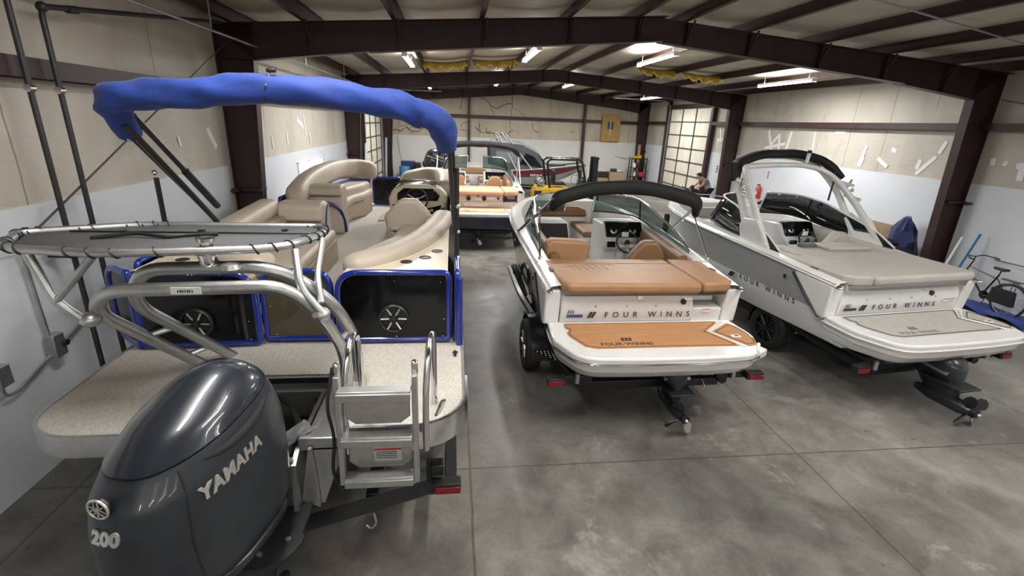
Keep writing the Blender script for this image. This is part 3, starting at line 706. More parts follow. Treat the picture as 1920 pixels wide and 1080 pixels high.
soft([(-2.2, 4.95), (-1.62, 4.75), (-1.62, 6.9), (-2.32, 6.9), (-2.35, 5.6)], 1.66, 1.82, 'seat_cushion', M['tan_vinyl'], PL, .06)
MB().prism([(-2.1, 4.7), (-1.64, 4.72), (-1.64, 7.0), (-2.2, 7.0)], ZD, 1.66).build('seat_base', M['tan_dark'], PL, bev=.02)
# back of the chaise: padded block that faces the stern
CB = MB().prism([(6.98, ZD), (7.02, 1.75), (7.10, 2.14), (7.34, 2.14), (7.40, 1.95), (7.40, ZD)], -2.40, -1.80, 'yz').build('chaise_back', M['tan_vinyl'], PB, bev=.05, seg=4)
MB().prism([(6.94, 1.90), (6.96, 2.10), (7.04, 2.16), (7.3, 2.16), (7.3, 1.90)], -2.42, -1.815, 'yz').build('headrest_pad', M['tan_vinyl'], CB, bev=.05, seg=4)
MB().prism([(6.93, 1.66), (6.94, 1.87), (7.2, 1.87), (7.2, 1.66)], -2.41, -1.82, 'yz').build('back_pad', M['tan_vinyl'], CB, bev=.04, seg=4)
MB().tube(fillet([(-1.795, 7.0, 1.36), (-1.795, 7.02, 1.75), (-1.795, 7.16, 2.06), (-1.795, 7.3, 2.1)], .1), .014, 6).build('piping', M['blue_vinyl'], CB)
MB().box((-2.55, 7.12, 1.93), (.24, .02, .07)).build('accent_band', M['blue_vinyl'], CB, bev=.008)
# port bow lounge
BL = MB().prism([(8.62, ZD), (8.66, 1.9), (8.74, 2.10), (8.98, 2.12), (9.12, 1.9), (9.14, ZD)], -2.70, -1.90, 'yz').build('bow_lounge', M['tan_vinyl'], PB, bev=.05, seg=4)
MB().prism([(8.58, 2.02), (8.6, 2.14), (8.7, 2.19), (9.0, 2.19), (9.05, 2.02)], -2.60, -1.885, 'yz').build('armrest_pad', M['tan_vinyl'], BL, bev=.045, seg=4)
MB().tube(fillet([(-2.62, 8.61, 1.82), (-2.45, 8.61, 1.93), (-2.1, 8.60, 1.90), (-1.93, 8.62, 1.80), (-1.885, 8.72, 1.55), (-1.885, 8.76, 1.37)], .12), .026, 8).build('accent_band', M['blue_vinyl'], BL)
roll([(-2.56, 8.35, 2.02), (-2.58, 9.0, 2.14), (-2.56, 10.0, 2.22), (-2.45, 10.9, 2.24), (-2.1, 11.25, 2.24), (-1.82, 11.3, 2.2)], .16, .20, 'backrest_roll', M['tan_vinyl'], BL, p=3)
MB().sweep([(-2.38, 9.2, 1.98), (-2.36, 10.2, 2.0), (-2.22, 10.9, 2.0), (-1.8, 11.05, 2.0)], ell(.05, .05, 8)).build('accent_band', M['blue_vinyl'], BL)
soft([(-2.5, 9.1), (-1.95, 9.1), (-1.93, 9.9), (-1.78, 10.3), (-1.75, 11.1), (-2.4, 11.1)], 1.68, 1.84, 'seat_cushion', M['tan_vinyl'], BL, .06)
soft([(-2.48, 9.5), (-2.1, 9.6), (-1.85, 10.5), (-1.8, 11.1), (-2.4, 11.1)], 1.80, 2.0, 'back_cushion', M['tan_vinyl'], BL, .06)
MB().prism([(-2.5, 9.15), (-2.0, 9.15), (-2.0, 9.9), (-1.80, 10.35), (-1.78, 11.1), (-2.5, 11.1)], ZD, 1.69).build('seat_base', M['tan_dark'], BL, bev=.03)
# starboard bow lounge seen over the helm
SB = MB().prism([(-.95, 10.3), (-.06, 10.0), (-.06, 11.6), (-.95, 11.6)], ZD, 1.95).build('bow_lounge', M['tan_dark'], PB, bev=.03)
roll([(-1.02, 11.35, 2.0), (-.6, 11.45, 2.10), (-.25, 11.2, 2.10), (-.16, 10.5, 2.08), (-.14, 9.75, 2.02)], .17, .20, 'backrest_roll', M['tan_vinyl'], SB, p=3)
# helm console
HC = MB().loft([[(x, y, z) for x, y in [(-1.14, 9.25), (-.16, 9.25), (-.10, 9.4), (-.10, 10.1), (-1.1, 10.1)]] for z in (ZD, 1.45)]).build('helm_console', M['cream'], PB, bev=.02)
def hc(nm, poly, y0, y1, mat, bev=.02, par=None): return MB().prism(poly, y0, y1, 'xz').build(nm, mat, par or HC, bev=bev, seg=3)
shell = [(-1.16, 1.66), (-1.06, 1.52), (-.22, 1.48), (-.11, 1.62), (-.10, 1.98), (-.22, 2.10), (-.45, 2.17), (-.88, 2.17), (-1.10, 2.08), (-1.19, 1.90)]
hc('console_shell', shell, 9.22, 9.9, M['cream'], .05)
hc('dash_recess', [(-1.02, 1.86), (-.28, 1.88), (-.24, 1.98), (-.36, 2.10), (-.9, 2.10), (-1.02, 2.0)], 9.18, 9.26, M['smoke'], .02)
hc('dash_screen', [(-.48, 1.92), (-.30, 1.92), (-.30, 2.05), (-.48, 2.05)], 9.165, 9.19, M['screen'], .006)
hc('dash_gauge', ell(.09, .07, 16, 2, -.72, 1.97), 9.165, 9.19, M['screen'], .005)
hc('switch_panel', [(-.62, 1.70), (-.22, 1.80), (-.20, 1.66), (-.40, 1.55), (-.58, 1.6)], 9.19, 9.25, M['smoke'], .01)
hc('switch_panel', [(-1.12, 1.80), (-1.02, 1.80), (-1.05, 1.70)], 9.19, 9.25, M['smoke'], .005)
MB().box((-.40, 9.18, 1.70), (.07, .02, .05)).build('radio', M['silver_txt'], HC, bev=.005)
MB().prism([(-1.06, 9.3), (-.25, 9.3), (-.3, 9.75), (-.6, 9.95), (-1.0, 9.8)], 2.17, 2.205, top=[(-1.0, 9.4), (-.3, 9.4), (-.34, 9.7), (-.6, 9.85), (-.95, 9.7)]).build('windscreen_base', simple('brown_smoked_acrylic', (.06, .035, .02), .12, var=0), HC, bev=.01)
w = MB().tube([(-.66+.20*math.cos(a), 9.02-.07*math.sin(a)*0+.05*math.sin(a), 1.92+.19*math.sin(a)) for a in [2*PI*i/24 for i in range(24)]], .017, 8, closed=True).build('steering_wheel', M['black'], HC)
MB().ball((-.66, 9.03, 1.92), .045, (1, .6, 1)).build('wheel_hub', M['chrome'], w)
for a in (.5, 2.6, -1.57): MB().tube([(-.66, 9.03, 1.92), (-.66+.19*math.cos(a), 9.02+.05*math.sin(a), 1.92+.18*math.sin(a))], .011, 6).build('wheel_spoke', M['silver_txt'], w)
MB().box((-.20, 9.15, 1.62), (.11, .14, .26)).build('throttle_box', M['black'], HC, bev=.02)
MB().cyl((-.22, 9.05, 1.7), (-.22, 9.0, 1.78), .018, n=8).build('throttle_lever', M['chrome'], HC)
MB().box((-.12, 9.6, 1.9), (.02, .02, .12)).build('console_post', M['black'], HC)
# helm chair
HS = MB().lathe([(.0, ZD), (.16, ZD), (.15, ZD+.02), (.04, ZD+.04), (.04, 1.66), (.0, 1.66)], (-.66, 7.55, 0), n=16).build('helm_chair', M['alu'], PB)
soft(rect(-.95, -.38, 7.35, 7.9), 1.64, 1.80, 'chair_seat', M['tan_vinyl'], HS, .06)
mb = MB(); bk = [(-.93, 1.58), (-.38, 1.58), (-.30, 1.98), (-.36, 2.06), (-.50, 2.20), (-.56, 2.22), (-.72, 2.22), (-.80, 2.18), (-.93, 2.04), (-1.0, 1.98)]
mb.prism(bk, 7.10, 7.30, 'xz', top=[(x*.96-.026, z) for x, z in bk]).build('chair_back', M['tan_vinyl'], HS, bev=.06, seg=4)
for x, y in ((-.78, 7.02), (-.52, 7.02)):
    MB().lathe([(.11, 0), (.125, .02), (.125, .16), (.105, .175), (.085, .17), (.07, .06), (0, .055)], (x, y, 1.60), n=20).build('drink_pouch', M['tan_vinyl'], HS)
MB().box((-.64, 7.06, 1.80), (.52, .10, .07)).build('grab_strap', M['tan_vinyl'], HS, bev=.03, seg=3)
MB().box((-.62, 7.0, 1.80), (.10, .02, .06)).build('accent_band', M['blue_vinyl'], HS, bev=.005)
MB().lathe([(0, .004), (.07, .004), (.075, 0)], (-1.43, 9.88, ZD), n=18).build('table_socket', M['black'], PB)
# ski tow arch with shade rack on top
ar = 0.042
L0 = [(-2.0, 3.80, ZD-.02), (-2.24, 3.10, 2.10), (-2.08, 3.0, 2.27), (-1.05, 3.0, 2.30), (-.88, 3.10, 2.08), (-.80, 3.36, 1.68), (-.80, 3.36, ZD-.02)]
A = MB().tube(fillet(L0, [0, .16, .14, .20, .18, .2, 0], 7), ar, 14).build('ski_tow_arch', M['alu'], PB, ang=60)
L1 = [(-1.87, 3.98, ZD-.02), (-2.12, 3.28, 2.08), (-1.96, 3.16, 2.36), (-1.12, 3.16, 2.38), (-.82, 3.24, 2.10), (-.74, 3.50, 1.70), (-.74, 3.50, ZD-.02)]
MB().tube(fillet(L1, [0, .20, .16, .24, .18, .2, 0], 7), ar, 14).build('arch_tube', M['alu'], A, ang=60)
for a, b in (((-2.14, 3.38, 1.80), (-2.02, 3.55, 1.80)), ((-2.05, 3.66, 1.51), (-1.93, 3.82, 1.52)), ((-.82, 3.30, 1.77), (-.77, 3.42, 1.82))):
    MB().tube([a, b], .022, 8).build('arch_brace', M['alu'], A)
MB().box((-1.60, 2.956, 2.285), (.17, .006, .045)).build('sticker', M['warn'], A, flat=True)
marks('sticker_print', M['decal'], A, (-1.60, 2.952, 2.274), (1, 0, 0), (0, 0, 1), 7, .010, .020)
MB().lathe([(.05, 0), (.055, .015), (.055, .07), (.03, .10), (.028, .15), (.052, .155), (.055, .175), (.0, .178)], (-1.52, 3.12, 2.40), n=18).build('tow_post', M['chrome'], A)
MB().cyl((-1.52, 3.12, 2.44), (-1.52, 3.12, 2.53), .036, n=16).build('tow_post_bobbin', M['black'], A)
MB().lathe([(.04, 0), (.06, .02), (.05, .05), (.0, .06)], (-1.38, 3.08, 2.37), n=14).build('tow_post_base', M['alu'], A)
# rack ring
RK = [(-2.62, 3.06, 2.515), (-2.05, 2.98, 2.505), (-1.10, 3.16, 2.50), (-.94, 3.58, 2.50), (-.98, 3.84, 2.50), (-2.25, 3.82, 2.50), (-2.85, 3.48, 2.51)]
rk = fillet([V(p) for p in RK], [.14, .2, .2, .14, .10, .16, .12], 6, closed=True)
RF = MB().tube(rk, .027, 12, closed=True).build('shade_rack', M['alu'], A, ang=60)
cen = sum(rk, V())/len(rk); net = [cen+(p-cen)*.945+V((0, 0, -.004)) for p in rk]
mb = MB(); mb.poly(net); mb.build('rack_net', M['net'], A, solid=.004)
MB().tube([cen+V((-.75, .12, .006)), cen+V((.8, .13, .006))], .006, 6).build('net_seam', M['black'], A)
for t_, o_ in ((.05, .2), (.6, .25), (-.45, .16)):
    MB().box(cen+V((t_, o_, .004)), (.04, .04, .008)).build('net_strap', M['black'], A, flat=True)
MB().tube(fillet([cen+V((-.48, -.10, .012)), cen+V((-.25, -.02, .03)), cen+V((-.05, -.06, .015)), cen+V((.05, .02, .012)), cen+V((.22, .06, .012))], .05), .013, 6).build('tie_cord', M['black'], A)
n_ = len(rk); tot = 26
for i in range(tot):
    f_ = i/tot*n_; k0 = int(f_); p = rk[k0].lerp(rk[(k0+1) % n_], f_-k0); tdir = (rk[(k0+1) % n_]-rk[k0])
    if tdir.length < 1e-4: continue
    tdir.normalize(); w_ = V((0, 0, 1)).cross(tdir)
    co = [p+tdir*(.05*(a/7-1))+w_*.031*math.cos(a*.62)+V((0, 0, 1))*.031*math.sin(a*.62) for a in range(12)]
    MB().tube(co, .0055, 5).build('lace_cord', M['black'], A)
for pts, r in (([(-2.26, 3.04, 2.06), (-2.36, 3.0, 2.2), (-2.48, 3.05, 2.49)], .027), ([(-2.36, 3.0, 2.2), (-2.10, 3.02, 2.49)], .022), ([(-.85, 3.05, 2.10), (-.97, 3.05, 2.27), (-1.02, 3.2, 2.48)], .027), ([(-.86, 3.10, 2.15), (-.90, 3.2, 2.3), (-.92, 3.5, 2.48)], .022)):
    MB().tube(fillet(pts, .08), r, 10).build('rack_strut', M['alu'], A, ang=60)
for c_ in ((-2.24, 3.06, 2.06), (-.86, 3.07, 2.08)): MB().ball(c_, .06, (1, 1, .8)).build('strut_clamp', M['alu'], A)
# bimini: black frame folded aft with a blue boot over it
BM = MB().tube([(-2.64, 5.72, 2.16), (-2.62, 4.40, 3.16)], .03, 4).build('bimini_frame', M['black_metal'], PB)
for a, b, r in (((-2.55, 5.62, 2.12), (-2.55, 4.30, 3.20), .028), ((-2.50, 5.50, 2.36), (-2.50, 4.36, 3.26), .024), ((-2.50, 5.50, 2.36), (-2.50, 4.98, 2.77), .036), ((.02, 5.72, 2.04), (-.03, 4.40, 3.16), .026), ((.045, 5.62, 2.04), (-.01, 4.28, 3.22), .02), ((-2.62, 4.72, 1.98), (-2.60, 4.68, 2.74), .022), ((.035, 4.62, 2.03), (.035, 4.66, 2.9), .026)):
    MB().tube([a, b], r, 8).build('bimini_pole', M['black_metal'], BM)
for a in ((-2.62, 4.70, 2.78), (-2.60, 4.72, 2.92), (-2.63, 5.36, 2.42), (.05, 4.60, 2.55), (.05, 4.60, 2.05), (.05, 4.63, 2.3), (-2.6, 4.42, 3.08)): MB().ball(a, .024).build('bimini_joint', M['chrome'], BM)
prf = []
for i in range(20):
    a = 2*PI*i/20; c, s = math.cos(a), math.sin(a); prf.append((.12*c, .108*math.copysign(abs(s)**.85, s)))
path = fillet([(-2.62, 4.47, 3.11), (-2.57, 4.22, 3.40), (-2.2, 4.2, 3.42), (-1.3, 4.2, 3.505), (-.80, 4.2, 3.47), (-.35, 4.2, 3.40), (-.09, 4.22, 3.30), (-.05, 4.42, 3.10)], [0, .14, .2, .3, .3, .2, .16, 0], 8)
pts = [V(p) for p in path]; dens = []
for a, b in zip(pts, pts[1:]):
    m_ = max(1, int((b-a).length/.045))
    for k_ in range(m_): dens.append(a.lerp(b, k_/m_))
dens.append(pts[-1]); secs = []
for i, p in enumerate(dens):
    t = (dens[min(i+1, len(dens)-1)]-dens[max(i-1, 0)]).normalized(); s_ = i/len(dens)
    upv = V((0, .0, 1)) if abs(t.z) < .75 else V((0, 1, 0))
    w_ = t.cross(upv).normalized(); u_ = w_.cross(t).normalized(); end = min(1, .72+min(i, len(dens)-1-i)*.05)
    sec = []
    for j, (a, b) in enumerate(prf):
        ph = j/20*2*PI; wr = 1+.13*(abs(math.sin(i*.30+ph*1.3+.8*math.sin(i*.11)))**1.5-.45)+.05*math.sin(i*.55+2*math.sin(ph)*2.2)+.05*math.sin(i*1.2+ph*2+1.3)*math.sin(i*.3)+.03*math.sin(i*.21+ph)
        sec.append(p+(w_*a+u_*b)*wr*end)
    secs.append(sec)
MB().loft(secs).build('canopy_boot', M['blue_canvas'], BM, ang=75)
for x in (-1.48,):
    MB().tube([(x+.12, 4.14, 3.615), (x+.10, 4.07, 3.51), (x+.07, 4.10, 3.41)], .007, 5).build('boot_strap', M['black'], BM)
    MB().box((x+.13, 4.14, 3.625), (.07, .05, .03), rx=.3).build('strap_buckle', M['black'], BM, bev=.008)
# boarding ladder and chrome grab rails
LD = MB().box((-.70, 2.66, 1.455), (.036, .05, .76), rx=-.05).build('boarding_ladder', M['alu'], PB, bev=.004)
MB().box((-.235, 2.66, 1.455), (.036, .05, .76), rx=-.05).build('ladder_rail', M['alu'], LD, bev=.004)
for z, y in ((1.77, 2.64), (1.44, 2.655), (1.12, 2.675)):
    MB().box((-.468, y-.03, z), (.43, .10, .022), rx=-.15).box((-.468, y-.085, z-.018), (.43, .016, .05)).build('ladder_step', M['alu'], LD, bev=.004)
for z0, z1, y in ((1.48, 1.74, 2.70), (1.14, 1.40, 2.71)):
    MB().prism([(-.67, z0+.05), (-.61, z0), (-.33, z0), (-.27, z0+.05), (-.27, z1), (-.67, z1)], y-.008, y+.008, 'xz').build('step_plate', M['alu_dull'], LD, bev=.006)
st = MB().box((-.42, 2.696, 1.27), (.175, .004, .15)).build('warning_sticker', simple('silver_sticker', (.42, .42, .42), .4, var=.03), LD, flat=True)
MB().box((-.42, 2.6925, 1.285), (.17, .003, .012)).build('sticker_band', M['red_plastic'], LD, flat=True)
MB().box((-.42, 2.6925, 1.334), (.17, .003, .016)).build('sticker_band', M['decal'], LD, flat=True)
marks('sticker_print', M['warn'], LD, (-.42, 2.690, 1.330), (1, 0, 0), (0, 0, 1), 7, .008, .010)
for z in (1.30, 1.255, 1.24, 1.225, 1.21): MB().box((-.43, 2.693, z+.01), (.13, .002, .004)).build('sticker_line', M['decal'], LD, flat=True)
for x, y in ((-.70, 2.70), (-.235, 2.72)): MB().box((x, y, 1.86), (.04, .05, .10)).build('ladder_hinge', M['chrome'], LD, bev=.012, seg=3)
for x in (-.66, -.155):
    MB().tube(fillet([(x-.02, 2.72, ZD-.10), (x-.02, 2.74, ZD+.30), (x, 2.86, ZD+.60), (x+.02, 3.06, ZD+.62), (x+.02, 3.12, ZD)], [0, .1, .1, .1, 0]), .022, 10).build('grab_rail', M['chrome'], PB, ang=60)
MB().tube(fillet([(-.745, 2.78, 1.84), (-.78, 2.7, 1.6), (-.74, 2.68, 1.4), (-.77, 2.66, 1.15), (-.72, 2.66, 1.0)], .08), .011, 6).build('ladder_strap', M['black'], LD)
MB().tube(fillet([(-.12, 2.95, ZD+.006), (-.10, 3.0, ZD+.03), (-.08, 3.10, ZD+.03), (-.06, 3.15, ZD+.006)], .02), .008, 6).build('cleat', M['black'], PB)
MB().box((.02, 3.9, ZD+.01), (.02, .10, .016)).box((.02, 3.9, ZD+.022), (.05, .02, .012)).build('cleat', M['black'], PB, bev=.004)
# outboard motor --------------------------------------------------
MT = MX.Translation((-1.20, 2.78, 0)) @ MX.Rotation(D2R(-13), 4, 'Z')
lev = [(1.02, -.12, -.86, .18), (1.07, -.04, -.94, .245), (1.16, .0, -1.02, .275), (1.35, .0, -1.06, .288), (1.55, .0, -1.06, .285), (1.70, -.01, -1.03, .272), (1.82, -.04, -.94, .248), (1.92, -.09, -.80, .21), (1.99, -.16, -.62, .15), (2.035, -.24, -.48, .085), (2.05, -.33, -.39, .02)]
def cowl_mesh(scale=1.0):
    mb = MB(); secs = []
    for i in range(41):
        z = lerp(1.02, 2.05, (i/40)**.92)
        yf = interp([(l[0], l[1]) for l in lev], z); yr = interp([(l[0], l[2]) for l in lev], z); w_ = interp([(l[0], l[3]) for l in lev], z)
        cy = (yf+yr)/2; ry = (yf-yr)/2*scale; p_ = 2.9-.5*max(0, (z-1.7)/.35)
        sec = []
        for x, y in ell(w_*scale, ry, 40, p_):
            tp = 1-.16*max(0, (-(y)/ry))**2            # narrower at the stern face
            sec.append((x*tp, cy+y, z))
        secs.append(sec)
    mb.loft(secs); return mb
def cut(mb, co, no, outer):
    g_ = mb.b.verts[:]+mb.b.edges[:]+mb.b.faces[:]
    r = bmesh.ops.bisect_plane(mb.b, geom=g_, plane_co=V(co), plane_no=V(no), clear_outer=outer, clear_inner=not outer)
    eds = [e for e in r['geom_cut'] if isinstance(e, bmesh.types.BMEdge)]
    bmesh.ops.holes_fill(mb.b, edges=eds); return mb
mid = MB(); mid.loft([[(x, y-.36+o, z) for x, y in ell(a, b, 20, 2.6)] for z, a, b, o in ((1.06, .2, .30, 0), (.94, .19, .27, .02), (.80, .13, .22, .05), (.62, .085, .18, .08), (.42, .07, .2, .06), (.30, .06, .22, .04))])
OM = mid.build('outboard_motor', M['cowl_low'], PB, xf=MT, sub=1)
lowc = cut(cowl_mesh(), (0, 0, 1.895), (0, -.09, 1), True).build('cowling', M['cowl_side'], OM, xf=MT, ang=50)
topc = cut(cowl_mesh(1.022), (0, 0, 1.905), (0, -.09, 1), False).build('cowling_top', M['cowl'], OM, xf=MT, ang=50)
# crease along the top and dark air intake under its edge
bt = bvh_of(lowc, V((-1.33, 3.0, 0)))
def on_cowl(s, y, z, inset=.0):
    h = bt.ray_cast(MT @ V((s*1.0, y, z)), MT.to_3x3() @ V((-s, 0, 0)))
    return (MT.inverted() @ h[0])+V((-s*inset, 0, 0)) if h[0] is not None else V((s*.2, y, z))
for s in (1, -1):
    pts = []
    for i in range(15):
        t = i/14; y = lerp(-.16, -.82, t); pts.append(on_cowl(s, y, min(1.895+.09*y-.02-.06*math.sin(PI*t), 1.86), .012))
    rad = [.004+.026*math.sin(PI*i/14) for i in range(15)]
    MB().tube(pts, rad, 10).build('air_intake', M['cloth_black'], OM, xf=MT)
    MB().tube([on_cowl(s, -.84-.05*math.sin(PI*k/9), lerp(1.10, 1.80, k/9), .003) for k in range(10)], .007, 6).build('cowling_seam', M['black'], OM, xf=MT)
    MB().tube([(s*.14, -.30, 1.985), (s*.17, -.45, 1.955), (s*.18, -.62, 1.90), (s*.16, -.82, 1.80)], [.003, .012, .012, .003], 8).build('cowling_crease', M['cowl'], OM, xf=MT)
MB().prism([(x, y) for x, y in ell(.235, .36, 24, 3, 0, -.41)], .965, 1.03).build('cowling_apron', M['cowl_low'], OM, xf=MT, bev=.02, seg=3)
MB().box((0, .06, 1.15), (.34, .14, .34)).build('clamp_bracket', M['cowl_low'], OM, xf=MT, bev=.03)
MB().cyl((.24, .10, 1.40), (.10, .02, 1.30), .045, n=14).build('tilt_tube', M['galv'], OM, xf=MT)
MB().box((0, -.42, .33), (.26, .5, .02)).build('cavitation_plate', M['cowl_low'], OM, xf=MT, bev=.006)
MB().lathe([(0, -.62), (.05, -.6), (.075, -.45), (.075, -.15), (.03, .02), (0, .04)], (0, 0, .17), 'y', 18).build('gear_case', M['cowl_low'], OM, xf=MT)
mi = MT.to_3x3(); mp = lambda *p: MT @ V(p)
text('lettering', 'YAMAHA', .095, M['silver_txt'], OM, mp(.36, -.62, 1.63), mi @ V((0, 1, .05)), mi @ V((0, -.2, 1)), .004, .12, 1.08, .003, project=bt)
text('lettering', '200', .085, M['silver_txt'], OM, mp(-.02, -1.25, 1.57), mi @ V((1, 0, 0)), mi @ V((0, 0, 1)), .005, .1, 1.05, .003, project=bt)
ec = mp(-.02, -1.045, 1.745)
def emb(a, r): return ec+mi @ V((r*math.cos(a), 0, r*math.sin(a)))
EM = MB().tube([emb(2*PI*i/28, .045) for i in range(28)], .0055, 8, closed=True).build('emblem', M['silver_txt'], OM)
MB().loft([[emb(2*PI*i/20, .042) for i in range(20)], [emb(2*PI*i/20, .042)+mi @ V((0, .02, 0)) for i in range(20)]]).build('emblem_disc', M['black'], OM)
for k_ in range(3):
    a = PI/2+k_*2*PI/3
    d = V((math.cos(a), 0, math.sin(a))); e_ = V((-d.z, 0, d.x))
    def q_(al, be): return ec+mi @ (d*al+e_*be+V((0, -.004, 0)))
    MB().tube([q_(-.034, 0), q_(.011, 0), q_(.013, .009), q_(.038, .009)], .003, 6).tube([q_(.011, 0), q_(.013, -.009), q_(.038, -.009)], .003, 6).build('tuning_fork', M['silver_txt'], OM)

# ------------------------------------------------------------------ trailers
def wheel(parent, c, r, w, sgn, nm='wheel', xf=None, spokes=8, spoke=None):
    c = V(c); mb = MB()
    prof = [(r*.60, -w*.46), (r*.78, -w*.5), (r*.95, -w*.46), (r, -w*.36), (r, w*.36), (r*.95, w*.46), (r*.78, w*.5), (r*.60, w*.46)]
    mb.lathe(prof, c, 'x', 32, cap=False); W = mb.build(nm, M['rubber'], parent, ang=50)
    MB().lathe([(r*.62, -w*.42), (r*.60, w*.42), (r*.56, w*.42), (r*.56, sgn*w*.30), (r*.12, sgn*w*.34), (r*.1, sgn*w*.44), (0, sgn*w*.44)], c, 'x', 24, cap=False).build('rim', M['black_metal'], W)
    for i in range(spokes):
        a = 2*PI*i/spokes; d = V((0, math.cos(a), math.sin(a)))
        MB().tube([c+V((sgn*w*.40, 0, 0))+d*r*.12, c+V((sgn*w*.38, 0, 0))+d*r*.57], [.016, .022], 6).build('rim_spoke', spoke or M['alu_dull'], W)
    return W
def fender(parent, c, r, w, mat, nm='fender', a0=-.1, a1=PI+.1, step=True):
    c = V(c); n = 14; secs = []
    for i in range(n+1):
        a = lerp(a0, a1, i/n); p = c+V((0, math.cos(a)*r, math.sin(a)*r)); q = c+V((0, math.cos(a)*(r-.02), math.sin(a)*(r-.02)))
        secs.append([p+V((-w/2, 0, 0)), p+V((w/2, 0, 0)), q+V((w/2, 0, 0)), q+V((-w/2, 0, 0))])
    return MB().loft(secs).build(nm, mat, parent, ang=60)
def tail_light(parent, c, w=.2, sgn=1):
    c = V(c); B_ = MB().box(c, (w, .10, .085)).build('tail_light', M['black'], parent, bev=.008)
    MB().box(c+V((sgn*.01, -.052, -.012)), (w*.86, .014, .058)).build('light_lens', M['redlens'], parent, bev=.004)
    return B_
TR = empty('boat_trailer', (-1.33, 3.2, 0), world=True)
tag(TR, 'black trailer under the big pontoon boat, red tail light beside the ladder', 'trailer')
for s in (-1, 1): MB().tube([(-1.33, 2.96, .38), (-1.33+s*1.22, 3.16, .58)], .075, 4).build('rear_crossbeam', M['black_metal'], TR, ang=20)
for x in (-2.05, -.62):
    MB().box((x, 7.0, .50), (.10, 7.8, .14)).build('frame_rail', M['black_metal'], TR, bev=.01)
for x in (-2.62, -2.02, -.62, -.02):
    MB().box((x, 6.6, .575), (.10, 6.8, .05)).build('bunk_board', M['cloth_black'], TR, bev=.01)
for x, s in ((-.18, 1), (-2.0, -1)):
    MB().box((x, 3.16, .66), (.05, .05, .32)).build('light_bracket', M['black_metal'], TR, bev=.005)
    MB().box((x+s*.06, 3.12, .78), (.10, .10, .10)).build('light_bracket', M['black_metal'], TR, bev=.01)
tail_light(TR, (-.05, 3.06, .66), .22, 1); tail_light(TR, (-2.2, 3.3, .60), .22, -1)
MB().tube(fillet([(-.60, 3.02, .46), (-.58, 3.0, .38), (-.62, 2.99, .34), (-.66, 3.0, .37)], .03), .008, 6).build('tie_down_hook', M['galv'], TR)
MB().box((-1.25, 2.90, .42), (.2, .012, .03)).build('reflector', M['warn'], TR, flat=True)
for y in (6.6, 7.5):
    MB().box((-1.33, y, .34), (2.0, .08, .08)).build('axle', M['black_metal'], TR, flat=True)
    for x, s in ((-2.42, -1), (-.24, 1)): wheel(TR, (x, y, .33), .33, .21, s)
MB().box((-1.33, 11.9, .50), (.10, 2.4, .12)).build('tongue', M['black_metal'], TR, bev=.01)
MB().cyl((-1.33, 12.9, .5), (-1.33, 12.9, .05), .03, n=10).build('tongue_jack', M['galv'], TR); MB().cyl((-1.36, 12.9, .075), (-1.30, 12.9, .075), .075, n=14).build('jack_wheel', M['rubber'], TR)
# ------------------------------------------------------------------ bow rider runabouts (local frame: y to the bow, origin under the rear edge of the swim platform)
HULL = dict(L=6.45, B=1.29, yt=.72)
def hb(u, B):
    u = min(1, max(0, u))
    if u < .5: return B*(.95+.05*math.sin(PI*u))
    v = (u-.5)/.5; return max(.07, B*(1-v**2.7)**.62)
def hzg(u): return interp([(0, 1.44), (.25, 1.54), (.45, 1.61), (.75, 1.70), (1, 1.79)], u)
def hzk(u): return .42 if u < .55 else .42+1.03*((u-.55)/.45)**2.2
def hull_row(u, B):
    b = hb(u, B); zg = hzg(u); zk = hzk(u); v = max(0, (u-.5)/.5)
    bc = b*lerp(.90, .62, v); zc = zk+lerp(.22, .18, v)
    half = [(bc*.5, lerp(zk, zc, .5)), (bc, zc), (bc+.02, zc+.03), (lerp(bc, b, .62), lerp(zc, zg, .47)), (b*.985, lerp(zc, zg, .78)), (b, zg)]
    return [(-x, z) for x, z in half[::-1]]+[(0, zk)]+half
def in_poly_fill(mb, pts, z0, z1): mb.prism(pts, z0, z1)
